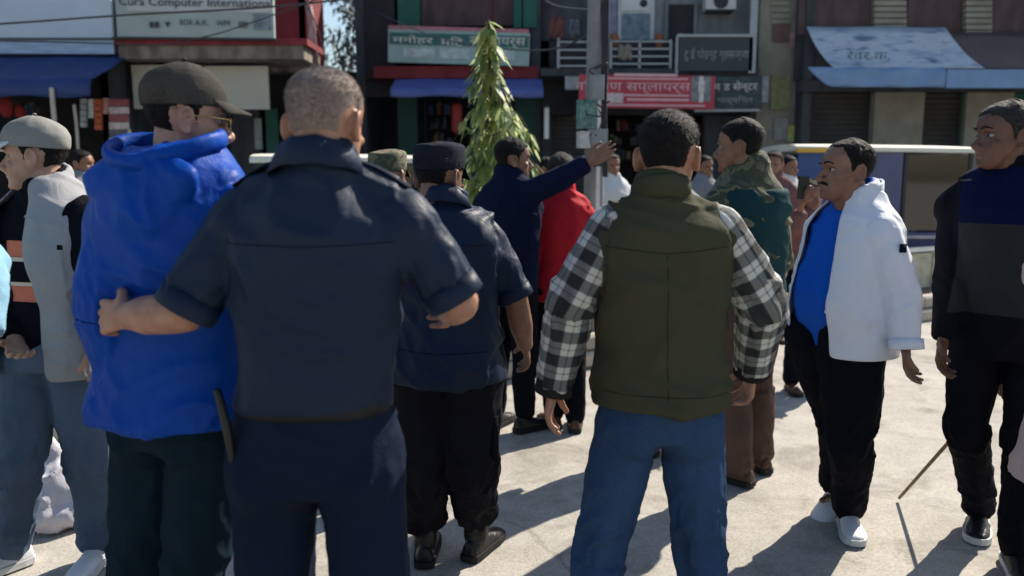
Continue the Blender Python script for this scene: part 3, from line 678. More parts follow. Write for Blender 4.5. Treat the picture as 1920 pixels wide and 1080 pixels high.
# young mast tree on the median
tb = on_median(-.05, .45, .2); tree = empty('mast_tree', A([tb[0], tb[1], 0.2]), 'young drooping mast tree with yellow green leaves in front of the green shop sign', 'tree')
yT = tb[1]; topz = at(912, 32, yT)[2]; xt = at(912, 100, yT)[0]; xb = at(930, 300, yT)[0]
def axis_x(z): return np.interp(z, [0.2, 1.6, topz], [xb, xb, xt])
mb = MB(); mb.sweep([(axis_x(z), yT, z) for z in np.linspace(.15, topz - .05, 6)], list(np.linspace(.028, .006, 6)), n=8, step=.2); mb.build('trunk', BARK, tree, True)
cs, ds, twig = [], [], MB()
for k in range(78):
    z = topz - .06 - (topz - 1.25) * (k / 78) ** .9; h = (topz - z) / (topz - 1.2); a = k * 2.4 + rs_.uniform(-.5, .5)
    rad = (.05 + .22 * sstep(.05, .75, h)) * rs_.uniform(.4, 1.4) * (1.15 if math.cos(a) > 0 else .9); drp = rs_.uniform(.10, .34) * (.4 + h)
    p0 = A([axis_x(z), yT, z]); d_ = A([math.cos(a), math.sin(a), 0]); p1 = p0 + d_ * rad * .6 + A([0, 0, 1.]) * .05; p2 = p0 + d_ * rad - A([0, 0, 1.]) * drp * .45; p3 = p0 + d_ * rad * 1.08 - A([0, 0, 1.]) * drp
    twig.sweep([p0, p1, p2, p3], [.006, .005, .004, .002], n=5, step=.06)
    for m_ in range(int(6 + 6 * h)):
        t = rs_.uniform(.15, 1) * 3; sgm = min(2, int(t)); P4 = (p0, p1, p2, p3); c_ = P4[sgm] + (P4[sgm + 1] - P4[sgm]) * (t - sgm); cs.append(c_ + rs_.normal(0, .012, 3)); ds.append(d_ + rs_.normal(0, .5, 3))
V, F = leaves(rs_, cs, .15, .046, .56, vary=.5, dirs=ds); mb = MB(); mb.add(V, F); mb.build('crown', LEAF1, tree)
twig.build('branch', BARK, tree, True)
# low plants on the median
def plant(X, off, h, wd, label, seed, n=160, g='low plants on the median'):
    rs = np.random.RandomState(seed); p = on_median(X, off, .22); o = empty('median_plant', p, label, 'plant', g); cs, ds = [], []
    for i in range(n):
        a = rs.uniform(0, 2 * PI); z = rs.uniform(.1, 1) ** .8 * h; r_ = wd * .5 * math.sin(PI * min(.95, .25 + z / h * .7)) * rs.uniform(.3, 1); cs.append(p + A([r_ * math.cos(a), r_ * math.sin(a), z])); ds.append(A([math.cos(a), math.sin(a), .6]))
    V, F = leaves(rs, cs, .09, .032, .25, dirs=ds); m = MB(); m.add(V, F); m.build('foliage', LEAF3, o)
    m = MB()
    for i in range(7):
        a = rs.uniform(0, 2 * PI); m.sweep([p, p + A([math.cos(a) * wd * .15, math.sin(a) * wd * .15, h * .5]), p + A([math.cos(a) * wd * .3, math.sin(a) * wd * .3, h * .9])], [.006, .005, .003], n=5)
    m.build('stem', BARK, o, True)
for i, (X, off, h, wd, lb) in enumerate([(-2.75, .3, .22, .30, 'small leafy plant seen between the legs of the grey jacket man'), (-2.30, .3, .26, .25, 'low plant on the median beside the blue jacket man\'s left hand'),
        (-.05, .2, .50, .55, 'pale green plant at the foot of the mast tree'), (-1.3, .5, .5, .5, 'bushy plant on the median behind the shaved officer'), (.42, .5, .35, .4, 'low plant on the median between the mast tree and the concrete pole'),
        (-3.6, .4, .3, .4, 'leftmost low plant on the median')]): plant(X, off, h, wd, lb, 20 + i)
# concrete pole with meter boxes and cable
GREYC = mat('pole_concrete', (.20, .21, .225), .85, .15, 8, .4, 30); GREYM = mat('grey_metal', (.22, .24, .26), .5, .15, 12, 0, metal=.3); DKM = mat('dark_metal', (.03, .033, .038), .5, .2, 10)
pb = at(1112, 400, 6.55); pole = empty('utility_pole', A([pb[0], 6.55, 0.2]), 'grey concrete utility pole with cable boxes and torn posters', 'utility pole')
mb = MB()
a = np.arange(12) * 2 * PI / 12
mb.rings([A([pb[0] + (z - 1) * .004, 6.55, z]) + np.stack([np.cos(a) * r_, np.sin(a) * r_, 0 * a], 1) for z, r_ in ((.15, .085), (2, .078), (3.9, .068), (5.8, .058))]); mb.build('shaft', GREYC, pole, True)
for (x, y, w_, h_, m_) in ((1120, 165, .11, .19, GREYM), (1100, 215, .16, .22, mat('green_poster', (.10, .20, .19), .7, .5, 25)), (1122, 258, .15, .13, GREYM), (1094, 262, .09, .13, mat('white_poster', (.45, .47, .48), .7, .3, 30)), (1118, 300, .10, .10, DKM)):
    c = at(x, y, 6.43); mb = MB(); mb.box(c, (w_, .10, h_), rot=rnd.uniform(-.2, .2)); mb.box(c - A([0, .053, 0]), (w_ * .8, .01, h_ * .8)); mb.build('cable_box', m_, pole)
mb = MB()
for k in range(4): mb.sweep([at(1126 + k * 5, -30, 6.5), at(1130 + k * 3, 110, 6.45), at(1124 + k * 4, 190, 6.42), at(1132 + k * 2, 330, 6.46)], [.009] * 4, n=6)
mb.build('cable', DKM, pole, True)
mb = MB(); mb.bar(A([pb[0] + .02, 6.40, 1.2]), A([pb[0] + .02, 6.40, 2.2]), .03); mb.build('conduit', mat('white_pipe', (.6, .6, .6), .5), pole)
rt = np.random.RandomState(9); mb = MB()
for k in range(9): c_ = at(1100 + rt.uniform(-8, 30), 190 + rt.uniform(-60, 90), 6.40); mb.sweep([c_ + A([rt.uniform(-.08, .08), rt.uniform(-.03, .03), rt.uniform(-.1, .1)]) for _ in range(5)], [.006] * 5, n=5)
tag(mb.build('cable_tangle', DKM, pole, True), kind='stuff')
# fence on the median at the right
FEN = mat('pale_painted_metal', (.42, .40, .30), .6, .25, 12); FENY = mat('yellow_painted_metal', (.40, .38, .12), .6, .25, 9)
fn = empty('median_fence', on_median(1.5, .45, .24), 'low pale metal fence with yellow panels on the median behind the white jacket', 'fence')
mb = MB(); mb.bar(on_median(2.2, .45, .70), on_median(9.5, .45, .70), .05); mb.build('top_rail', mat('white_rail', (.7, .7, .66), .5, .1), fn)
for k in range(16):
    X = 2.2 + k * .48; mb = MB(); mb.bar(on_median(X, .45, .24), on_median(X, .45, .69), .035); mb.build('post', FEN, fn)
    if k < 15: mb = MB(); mb.box(on_median(X + .24, .45, .455), (.47, .012, .40), rot=MA); mb.build('panel', FENY if k % 3 == 1 else FEN, fn)
# pale sack on the road
SACK = mat('white_woven_plastic', (.50, .49, .54), .55, .1, 14, .5, 30)
sc_ = grd(92, 985) ; mb = MB(); mb.ball(sc_ + A([0, 0, .15]), (.155, .11, .165), n=16); mb.ball(sc_ + A([-.02, .02, .30]), (.095, .07, .12), n=12); mb.ball(sc_ + A([.03, 0, .07]), (.165, .13, .085), n=12)
v, F, E = union(mb, .012, 2); nn = normals(v, F); v = v + nn * ((ridge(v * 14) ** 3 - .4) * .03)[:, None]; v[:, 2] = np.maximum(v[:, 2], .003)
o = link('sack', mesh_from('sack', v, F, sc_), SACK, smooth=True, loc=sc_); tag(o, 'crumpled white plastic sack on the road behind the man in grey jacket', 'sack')

# ---------------------------------------------------------------- vehicles on the far side
def tyre_at(parent, c, r_, wd):
    m = MB(); m.sweep([c + A([r_ * math.cos(a) * .82, 0, r_ * math.sin(a) * .82]) for a in np.linspace(0, 2 * PI, 17)[:-1]], [(r_ * .2, wd / 2)] * 16, lat=None, loop=True, n=8); o = m.build('wheel', mat('tyre_rubber', (.015, .015, .016), .85), parent, True)
    m = MB(); m.sweep([c - A([0, wd * .45, 0]), c + A([0, wd * .45, 0])], [r_ * .6, r_ * .6], n=14); m.build('rim', GREYM, o, True)
def clear_glass():
    if 'clear_glass' in bpy.data.materials: return bpy.data.materials['clear_glass']
    m, t, b = nodes('clear_glass'); tr = N(t, 'ShaderNodeBsdfTransparent'); tr.inputs[0].default_value = (.10, .115, .12, 1); g = N(t, 'ShaderNodeBsdfGlossy'); g.inputs['Roughness'].default_value = .04; mx = N(t, 'ShaderNodeMixShader', i_0=.10)
    t.links.new(tr.outputs[0], mx.inputs[1]); t.links.new(g.outputs[0], mx.inputs[2]); t.links.new(mx.outputs[0], t.nodes['Material Output'].inputs[0]); return m
def rickshaw(name, px0, px1, pyroof, Y, body, body2, label, trim=None):
    a0 = at(px0, pyroof, Y); x0, x1, zr = a0[0], at(px1, pyroof, Y)[0], a0[2]; L = x1 - x0; W_ = 1.3; o = empty(name, ((x0 + x1) / 2, Y + W_ / 2, 0), label, 'auto rickshaw')
    X = lambda u: x0 + L * u
    roofm = mat('cream_canvas', (.68, .66, .58), .7, .08, 4); yel = mat('yellow_trim', (.60, .36, .06), .6, .1)
    m = MB(); n = 14; rr = []
    for u in np.linspace(0, 1, 9):
        e = 1 - .25 * abs(2 * u - 1) ** 4; ys_ = np.linspace(-.04, W_ + .04, n); zz = zr - .05 + .05 * e * np.sin(PI * (ys_ + .04) / (W_ + .08)) ** .5 - .03 * u
        rr.append(np.concatenate([np.stack([np.full(n, X(u)), Y + ys_, zz], 1), np.stack([np.full(n, X(u)), Y + ys_[::-1], np.full(n, zr - .10 - .03 * u)], 1)]))
    m.rings(rr); m.build('roof', roofm, o)
    m = MB(); m.box((X(.13), Y - .045, zr - .10), (L * .26, .03, .05)); m.build('roof_trim', trim or yel, o)
    m = MB(); m.box((X(.5), Y - .045, zr - .115), (L * .0 + .02, .0 + .02, .03)); 
    for (u0, u1, mm) in ((.02, .18, body), (.42, .60, body2)):
        m = MB(); m.box((X((u0 + u1) / 2), Y + .02, (.85 + zr - .12) / 2), (L * (u1 - u0), .04, zr - .97)); m.build('side_panel', mm, o)
        m = MB(); m.box((X((u0 + u1) / 2), Y + W_ - .02, (.85 + zr - .12) / 2), (L * (u1 - u0), .04, zr - .97)); m.build('side_panel', mm, o)
    m = MB(); m.box((X(.5), Y + .03, .62), (L * .98, .06, .46)); m.build('lower_side', body2, o)
    m = MB(); m.box((X(.5), Y + W_ - .03, .62), (L * .98, .06, .46)); m.build('lower_side', body2, o)
    m = MB(); m.box((X(.5), Y + W_ / 2, .37), (L * .98, W_ - .14, .06)); m.build('floor', DKM, o)
    m = MB(); m.box((X(.02), Y + W_ / 2, .9), (.04, W_ - .14, .98)); m.build('rear_panel', body, o)
    for u in (.30, .62, .98): [MB().bar(A([X(u), yy, .85]), A([X(u), yy, zr - .12]), .04).build('roof_post', DKM, o) for yy in (Y + .03, Y + W_ - .03)]
    gl = clear_glass()
    m = MB(); m.box((X(.80), Y + .03, (.87 + zr - .14) / 2), (L * .34, .012, zr - 1.03)); m.build('side_window', gl, o)
    m = MB(); m.box((X(.30), Y + .03, (.87 + zr - .14) / 2), (L * .22, .012, zr - 1.03)); m.build('side_window', gl, o)
    m = MB(); m.box((X(.985), Y + W_ / 2, 1.3), (.012, W_ - .16, .75)); m.build('windscreen', gl, o)
    m = MB(); m.box((X(.55), Y + W_ / 2 + .1, .66), (.5, W_ * .7, .14)); m.box((X(.45), Y + W_ / 2 + .1, .95), (.12, W_ * .7, .55)); m.build('seat', BLACKV, o)
    m = MB(); m.box((X(.72), Y - .02, .80), (L * .5, .05, .035)); m.build('side_strip', mat('pink_white_strip', (.6, .5, .52), .5), o)
    m = MB(); m.sweep([(X(.02), Y - .01, .42), (X(.10), Y - .01, .60), (X(.26), Y - .01, .62), (X(.36), Y - .01, .42)], [(.03, .03)] * 4, n=8); m.build('wheel_arch', body, o, True)
    tyre_at(o, A([X(.19), Y + .10, .25]), .25, .14); tyre_at(o, A([X(.19), Y + W_ - .10, .25]), .25, .14); tyre_at(o, A([X(1.0), Y + W_ / 2, .25]), .25, .12)
    for q in (.3, .7): m = MB(); m.ball((X(1.0) + .01, Y + W_ * q, .72), (.04, .07, .07)); m.build('headlight', mat('lamp_glass', (.6, .6, .55), .1), o, True)
    return o
BLACKV = mat('black_vinyl', (.015, .015, .016), .4, .1)
rickshaw('auto_rickshaw', 1492, 1832, 266, 9.6, mat('blue_paint', (.02, .06, .22), .35, .1, 6, coat=.3), mat('slate_blue_paint', (.09, .10, .19), .4, .1, 6), 'blue auto rickshaw with cream roof behind the man in the white jacket')
rickshaw('auto_rickshaw', 470, 800, 284, 9.0, mat('dark_green_paint', (.01, .035, .03), .4, .1), mat('black_paint', (.012, .013, .016), .4, .1), 'dark auto rickshaw with white roof edge behind the shaved officer\'s head', trim=mat('white_rail', (.7, .7, .66), .5, .1))

# ---------------------------------------------------------------- buildings across the street
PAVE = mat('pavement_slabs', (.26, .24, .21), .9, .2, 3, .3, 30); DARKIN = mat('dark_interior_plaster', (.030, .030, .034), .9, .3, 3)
mb = MB(); mb.box((0, 16.3, .055), (90, 9.0, .13)); tag(mb.build('far_pavement', PAVE), kind='structure')
def fb(mb, x0, y0, x1, y1, Y, t=.1, mi=0, roll=0.0, bottom=None):
    a, b = at(x0, y0, Y), at(x1, y1, Y); zb = b[2] if bottom is None else bottom
    c = A([(a[0] + b[0]) / 2, Y + t / 2, (a[2] + zb) / 2]); mb.box(c, (abs(b[0] - a[0]), t, abs(a[2] - zb)), mi=mi, tilt=R(roll)); return c
def piece(name, m, parent, x0, y0, x1, y1, Y, t=.1, roll=0.0, bottom=None, off=None):
    mb = MB(); fb(mb, x0, y0, x1, y1, Y, t, roll=roll, bottom=bottom); return mb.build(name, m, parent, off=off)
def font_text(name, body, x0, y0, x1, y1, Y, m, parent, roll=0.0, off=None, ext=.004):
    cu = bpy.data.curves.new(name, 'FONT'); cu.body = body; cu.size = 1; cu.extrude = 0; cu.resolution_u = 2
    o = bpy.data.objects.new(name, cu); col.objects.link(o); dg = bpy.context.evaluated_depsgraph_get(); me = bpy.data.meshes.new_from_object(o.evaluated_get(dg)); bpy.data.objects.remove(o)
    n = len(me.vertices); v = np.empty(n * 3, np.float32); me.vertices.foreach_get('co', v); v = v.reshape(-1, 3).astype(float)
    if n == 0: return None
    lo, hi = v.min(0), v.max(0); a, b = at(x0, y0, Y), at(x1, y1, Y)
    u = (v[:, 0] - lo[0]) / (hi[0] - lo[0]) - .5; w_ = (v[:, 1] - lo[1]) / (hi[1] - lo[1]) - .5; W_, H_ = b[0] - a[0], a[2] - b[2]; c = (a + b) / 2
    X = u * W_; Zc = w_ * H_; r_ = R(roll); p = np.stack([c[0] + X * math.cos(r_) + Zc * math.sin(r_), np.full(n, Y), c[2] - X * math.sin(r_) + Zc * math.cos(r_)], 1)
    if off is None: off = A(parent.location) if parent.parent is None else A(parent.location) + A(parent.parent.location)
    me.vertices.foreach_set('co', (p - off).ravel().astype(np.float32)); me.update(); o = link(name, me, m, parent)
    sm = o.modifiers.new('t', 'SOLIDIFY'); sm.thickness = ext; sm.offset = 0; return o
def bld(name, px, Y, label, cat='building'): p = at(px, 500, Y); return empty(name, (p[0], Y, 0.0), label, cat)
WOODB = mat('weathered_wood', (.07, .055, .045), .85, .35, 3, .4, 20, stretch=(1, 1, 6)); REDW = mat('dark_red_paint', (.16, .022, .028), .75, .35, 4, .3, 20, stretch=(1, 1, .25))
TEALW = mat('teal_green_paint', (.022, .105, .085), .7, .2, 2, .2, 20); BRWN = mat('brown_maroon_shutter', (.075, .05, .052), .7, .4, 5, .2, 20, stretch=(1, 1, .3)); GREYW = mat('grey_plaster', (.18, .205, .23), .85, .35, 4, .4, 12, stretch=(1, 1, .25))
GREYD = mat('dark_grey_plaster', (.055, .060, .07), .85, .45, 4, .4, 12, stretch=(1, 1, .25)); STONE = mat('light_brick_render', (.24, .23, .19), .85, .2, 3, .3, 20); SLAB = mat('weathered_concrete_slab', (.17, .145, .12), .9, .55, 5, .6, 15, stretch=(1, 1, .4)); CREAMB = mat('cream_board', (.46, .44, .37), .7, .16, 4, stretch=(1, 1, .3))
INKD = mat('dark_lettering', (.05, .06, .07), .8, .1); INKW = mat('white_lettering', (.62, .62, .60), .7, .1); INKP = mat('pale_pink_lettering', (.68, .45, .47), .7, .1)
DOORS = mat('dark_steel_shutter', (.045, .042, .042), .6, .3, 2); GLASSD = mat('window_glass', (.015, .02, .025), .08, .1, spec=.7)
TARP = lambda n, c: mat(n, c, .55, .12, 2.5, .4, 8, bdist=.05)
def shutter(parent, x0, y0, x1, Y, m, bottom=.13, pitch=.09, y1=None, name='shutter'):
    a = at(x0, y0, Y); b = at(x1, y0, Y); zb = bottom if y1 is None else at(x0, y1, Y)[2]; mb = MB(); n = int((a[2] - zb) / pitch); rs = []
    prof = []
    for k in range(n):
        z = zb + (a[2] - zb) * k / n; d = (a[2] - zb) / n; prof += [(0, z), (-.018, z + d * .35), (-.018, z + d * .6), (0, z + d * .95)]
    prof.append((0, a[2])); V = [(x, Y + dy, z) for dy, z in prof for x in (a[0], b[0])] + [(x, Y + .03, z) for dy, z in prof for x in (a[0], b[0])]; q = len(prof) * 2
    F = [(2 * i, 2 * i + 1, 2 * i + 3, 2 * i + 2) for i in range(len(prof) - 1)] + [(q + 2 * i + 2, q + 2 * i + 3, q + 2 * i + 1, q + 2 * i) for i in range(len(prof) - 1)]
    mb.add(V, F); return mb.build(name, m, parent)
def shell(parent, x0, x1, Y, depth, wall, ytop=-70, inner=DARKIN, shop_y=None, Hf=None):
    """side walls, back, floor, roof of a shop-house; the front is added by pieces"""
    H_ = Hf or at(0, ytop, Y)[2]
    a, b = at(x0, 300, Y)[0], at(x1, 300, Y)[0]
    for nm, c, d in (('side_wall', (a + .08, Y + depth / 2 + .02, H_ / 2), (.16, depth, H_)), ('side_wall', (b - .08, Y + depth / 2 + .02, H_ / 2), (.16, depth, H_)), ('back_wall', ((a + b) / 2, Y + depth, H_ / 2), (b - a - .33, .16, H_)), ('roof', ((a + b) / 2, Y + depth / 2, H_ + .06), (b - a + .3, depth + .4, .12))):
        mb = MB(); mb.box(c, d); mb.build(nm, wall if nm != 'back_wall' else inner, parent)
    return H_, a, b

# B1: leftmost shop with blue tarpaulin
b1 = bld('shop_building', 60, 12.2, 'leftmost shop building with a dark open front under a blue tarpaulin')
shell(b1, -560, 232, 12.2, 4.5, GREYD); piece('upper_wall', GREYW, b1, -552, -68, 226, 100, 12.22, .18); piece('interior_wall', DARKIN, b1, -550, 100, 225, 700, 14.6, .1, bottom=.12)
for x in (-300, -60, 218): piece('pillar', GREYD, b1, x, 101, x + 22, 700, 12.25, .25, bottom=.12)
piece('beam', GREYD, b1, -552, 101, 226, 118, 12.45, .2)
s1 = empty('hoarding', at(60, 50, 12.0), 'large blank pale blue hoarding at the top left above the blue tarpaulin', 'sign board')
piece('board', mat('pale_blue_flex', (.44, .52, .62), .6, .08, 1.2), s1, -280, -60, 212, 72, 12.04, .06, roll=.2)
piece('lower_strip', mat('blue_white_flex', (.30, .40, .58), .6, .2, 3, stretch=(1, 1, 8)), s1, -280, 74, 214, 100, 12.03, .05, roll=.2)
font_text('lettering', 'xx111 11', 125, 80, 180, 92, 12.02, INKW, s1) if False else None
piece('frame_rail', DKM, s1, -280, 71, 213, 74, 11.99, .04)
def awning(name, x0, x1, ytop, ybot, Y, out, m, label, folds=9, sag=.05, post=True, drop=None):
    a, b = at(x0, ytop, Y), at(x1, ytop, Y); zb = at(x0, ybot, Y - out)[2]; o = empty(name, (a + b) / 2, label, 'awning'); n = 50; rows = []
    for v_ in np.linspace(0, 1, 9):
        x = np.linspace(a[0], b[0], n); z = a[2] + (zb - a[2]) * v_ - sag * np.sin(PI * v_) * (.6 + .4 * np.sin(np.linspace(0, folds * PI, n)) ** 2) + .03 * (vnoise(np.stack([x * 2, x * 0 + v_ * 3, x * 0], 1)) - .5); rows.append(np.stack([x, np.full(n, Y - out * v_), z], 1))
    x = rows[-1][:, 0]; dz = drop if drop is not None else .16
    rows.append(rows[-1] - A([0, .01, dz * .5])); rows.append(np.stack([x, np.full(n, Y - out - .02), rows[-2][:, 2] - dz * (1 + .12 * np.sin(x * 6))], 1))
    g = np.concatenate(rows); k = len(rows); F = [(i * n + j, i * n + j + 1, (i + 1) * n + j + 1, (i + 1) * n + j) for i in range(k - 1) for j in range(n - 1)]
    mb = MB(); mb.add(g, F); c = mb.build('sheet', m, o, True); sm = c.modifiers.new('t', 'SOLIDIFY'); sm.thickness = .006
    mb = MB(); mb.bar(A([a[0], Y - out + .03, zb - .025]), A([b[0], Y - out + .03, zb - .025]), .03); mb.build('front_rail', DKM, o)
    return o
awning('tarpaulin_awning', -260, 238, 104, 150, 12.1, 1.1, TARP('blue_tarpaulin', (.022, .045, .16)), 'blue tarpaulin awning over the dark shop at the top left', drop=.22)
po = empty('awning_pole', at(108, 420, 10.95) * A([1, 1, 0]) + A([0, 0, .12]), 'thin pale leaning pole holding up the blue tarpaulin', 'pole'); mb = MB(); mb.sweep([at(97, 168, 10.95), at(104, 250, 10.97), at(113, 345, 11.0), A([*at(122, 420, 11.0)[:2], .12])], [.032] * 4, n=8); mb.build('shaft', mat('pale_bamboo', (.42, .39, .34), .7, .2, 8), po, True)
mb = MB(); mb.sweep([at(139, 198, 11.3), at(146, 270, 11.32), A([*at(152, 420, 11.4)[:2], .12])], [.022] * 3, n=8); tag(mb.build('shop_pole', mat('pale_bamboo', (.42, .39, .34), .7, .2, 8), None, True), 'second thin pole standing deeper under the blue tarpaulin', 'pole')
# goods hanging in the shop
gi = 0
for (x0, y0, x1, y1, c, lb) in ((150, 185, 162, 240, (.30, .33, .33), 'pale grey packet strip hanging left of the orange one in the shop'), (165, 186, 175, 222, (.50, .50, .48), 'white packet hanging between grey and orange strips'), (177, 186, 191, 245, (.42, .09, .035), 'orange packet strip hanging in the left shop'), (193, 184, 202, 214, (.50, .26, .22), 'short pink strip hanging beside the orange strip')):
    mb = MB(); k = 5
    for j in range(k): fb(mb, x0, y0 + (y1 - y0) * j / k, x1, y0 + (y1 - y0) * (j + .86) / k, 11.6 + .01 * (j % 2), .04)
    tag(mb.build('packet_strip', mat('pack%d' % gi, c, .4, .35, 18)), lb, 'packets'); gi += 1
pr = empty('poster_stack', at(224, 230, 11.5), 'column of maroon and white printed posters hanging beside the left shop', 'posters')
for j, c in enumerate([(.22, .06, .07), (.42, .34, .34), (.24, .07, .08), (.45, .38, .36), (.10, .10, .12), (.36, .40, .50)]):
    p_ = piece('poster', mat('poster%d' % j, c, .6, .4, 14), pr, 204, 186 + j * 14.5, 242, 199 + j * 14.5, 11.5, .015, off=A(pr.location))
piece('blue_bag', mat('blue_bag', (.05, .12, .28), .5, .3, 10), pr, 208, 272, 236, 292, 11.48, .1); piece('yellow_card', mat('yellow_card', (.5, .45, .28), .6), pr, 240, 243, 247, 280, 11.48, .02)
rk = empty('red_basket', at(15, 205, 11.8), 'dark red hanging bundle at the far left inside the shop', 'bundle'); mb = MB(); mb.ball(at(12, 200, 11.8), (.10, .08, .16)); mb.ball(at(38, 210, 11.85), (.08, .07, .10)); mb.build('cloth_bundle', mat('dark_red_cloth', (.20, .02, .02), .8, .3), rk, True)

# B2: red building with the computer sign
b2 = bld('red_building', 400, 13.0, 'dark red building with a wide sign board and a brown concrete canopy')
shell(b2, 232, 588, 13.0, 1.0, REDW); piece('upper_wall', REDW, b2, 233, -68, 574, 88, 13.02, .18); piece('canopy_slab', SLAB, b2, 222, 84, 570, 110, 12.0, 1.0); piece('canopy_lip', REDW, b2, 214, 72, 576, 84, 11.95, 1.02); piece('beam', SLAB, b2, 236, 112, 572, 135, 12.9, .3)
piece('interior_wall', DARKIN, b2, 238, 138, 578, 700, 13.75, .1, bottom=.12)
for x in (236, 548): piece('pillar', DARKIN, b2, x, 136, x + 22, 700, 13.0, .25, bottom=.12)
piece('teal_door', TEALW, b2, 497, 204, 528, 400, 13.4, .06, bottom=.12); piece('door_leaf', GREYD, b2, 430, 206, 494, 400, 13.5, .06, bottom=.12); piece('door_glass', mat('pale_glass', (.22, .28, .28), .3, .3, 9), b2, 476, 222, 492, 280, 13.45, .03)
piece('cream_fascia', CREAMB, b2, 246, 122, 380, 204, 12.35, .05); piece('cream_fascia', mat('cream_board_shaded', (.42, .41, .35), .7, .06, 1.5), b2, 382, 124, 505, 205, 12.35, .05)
s2 = empty('computer_sign', at(360, 20, 12.0), 'long weathered pale sign board reading Computer International on the red building', 'sign board')
piece('board', mat('weathered_pale_sign', (.30, .36, .36), .7, .16, 1.3), s2, 212, -60, 515, 70, 11.9, .06, roll=.6); piece('frame', DKM, s2, 210, 70, 517, 74, 11.88, .06, roll=.6)
piece('white_band', mat('white_band', (.42, .45, .47), .7, .08, 1.5), s2, 236, -20, 512, 22, 11.885, .01, roll=.6)
font_text('lettering', 'Cura Computer International', 222, -4, 511, 17, 11.872, INKD, s2, roll=.9)
font_text('lettering', 'कम्प्युटर तालिम', 225, -48, 505, -22, 11.872, INKD, s2, roll=.6)
for j, (x, y, w_, t_) in enumerate(((280, 46, 18, '--'), (308, 46, 12, '▾'), (337, 41, 24, 'BOA'), (365, 42, 26, 'A.K.'), (405, 43, 26, 'WM'), (448, 46, 16, '▩'))): font_text('lettering', t_, x, y - 5, x + w_, y + 6, 11.87, INKD, s2, roll=.6)
piece('picture', mat('picture_blue', (.16, .20, .24), .7, .5, 12), s2, 474, 26, 508, 56, 11.885, .01)
st = empty('banner_strip', at(585, 60, 12.6), 'narrow pale pink printed banner hanging at the corner of the red building', 'banner'); mb = MB()
rw = [np.stack([np.linspace(at(572 + k * 1.2, 0, 12.6)[0], at(584 + k * 2.0, 0, 12.6)[0], 7), 12.6 + .03 * np.sin(np.arange(7) + k), np.full(7, at(580, 10 + k * 20, 12.6)[2])], 1) for k in range(7)]
g = np.concatenate(rw); mb.add(g, [(i * 7 + j, i * 7 + j + 1, (i + 1) * 7 + j + 1, (i + 1) * 7 + j) for i in range(6) for j in range(6)]); cc = mb.build('cloth', mat('pink_grey_print', (.34, .22, .23), .7, .5, 9, stretch=(1, 1, .4)), st, True); sm = cc.modifiers.new('t', 'SOLIDIFY'); sm.thickness = .01

# dark trees in the gap, sky behind
def dark_tree(px, Y, zt, rad, seed, n, label, shift=0.0, gap=None):
    rs = np.random.RandomState(seed); p = at(px, 400, Y) * A([1, 1, 0]); o = empty('dark_tree', p, label, 'tree', 'dark trees in the gap between the buildings'); mb = MB()
    mb.sweep([p, p + A([.1, 0, 1.5]), p + A([-.1, 0, 3.2]), p + A([0, 0, zt * .8])], [.17, .14, .11, .05], n=10, step=.3); mb.build('trunk', BARK, o, True)
    cs, ds = [], []; cl = [p + A([rs.normal(0, rad * .5), rs.normal(0, rad * .5), rs.uniform(2.0, zt)]) for _ in range(60)]
    while len(cs) < n:
        c = cl[rs.randint(len(cl))] + rs.normal(0, .30, 3)
        if gap is not None and gap(c): continue
        cs.append(c); ds.append(rs.normal(0, 1, 3))
    V, F = leaves(rs, cs, .16, .07, .35, dirs=ds); m = MB(); m.add(V, F); m.build('crown', LEAF2, o)
    m = MB()
    for c in cl[:26]: q = p + A([0, 0, min(c[2] - .3, 3.4)]); m.sweep([q, q * .5 + c * .5 + A([0, 0, .1]), c], [.045, .03, .012], n=6, step=.3)
    m.build('branch', BARK, o, True)
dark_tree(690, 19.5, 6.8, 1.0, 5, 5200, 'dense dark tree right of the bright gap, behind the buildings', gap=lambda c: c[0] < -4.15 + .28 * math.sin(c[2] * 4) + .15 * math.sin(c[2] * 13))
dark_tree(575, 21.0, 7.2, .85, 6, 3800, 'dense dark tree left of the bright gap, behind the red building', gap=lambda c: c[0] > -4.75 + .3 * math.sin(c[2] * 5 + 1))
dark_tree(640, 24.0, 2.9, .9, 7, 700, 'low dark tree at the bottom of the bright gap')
gw = empty('gap_wall', at(640, 400, 17.5) * A([1, 1, 0]), 'dark plaster wall closing the gap between red building and green shop', 'wall'); piece('wall', GREYD, gw, 560, 138, 735, 400, 17.5, .2, bottom=0); piece('coping', SLAB, gw, 558, 134, 737, 138, 17.45, .3)

# B3: green shop
b3 = bld('green_shop', 870, 15.0, 'green painted shop building with maroon upper wall and blue awning')
shell(b3, 672, 1012, 15.0, 4.5, GREYD); piece('upper_wall', DARKIN, b3, 680, -68, 742, 150, 15.02, .18); piece('upper_shutter', BRWN, b3, 789, -68, 962, 48, 15.05, .10); 
for x0, x1 in ((744, 788), (963, 978), (981, 1006)): piece('teal_pillar', TEALW, b3, x0, -68, x1, 52, 14.98, .22)
piece('red_line', REDW, b3, 923, -68, 926, 48, 15.03, .02)
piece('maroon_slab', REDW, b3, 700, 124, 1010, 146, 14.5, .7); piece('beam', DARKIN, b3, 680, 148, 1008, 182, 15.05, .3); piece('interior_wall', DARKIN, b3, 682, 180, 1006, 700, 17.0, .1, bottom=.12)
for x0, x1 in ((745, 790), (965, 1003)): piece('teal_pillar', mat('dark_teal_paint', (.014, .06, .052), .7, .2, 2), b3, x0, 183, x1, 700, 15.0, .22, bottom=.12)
for x in (797, 880, 918): piece('door_post', mat('dark_teal_paint', (.014, .06, .052), .7, .2, 2), b3, x, 183, x + 7, 700, 15.1, .1, bottom=.12)
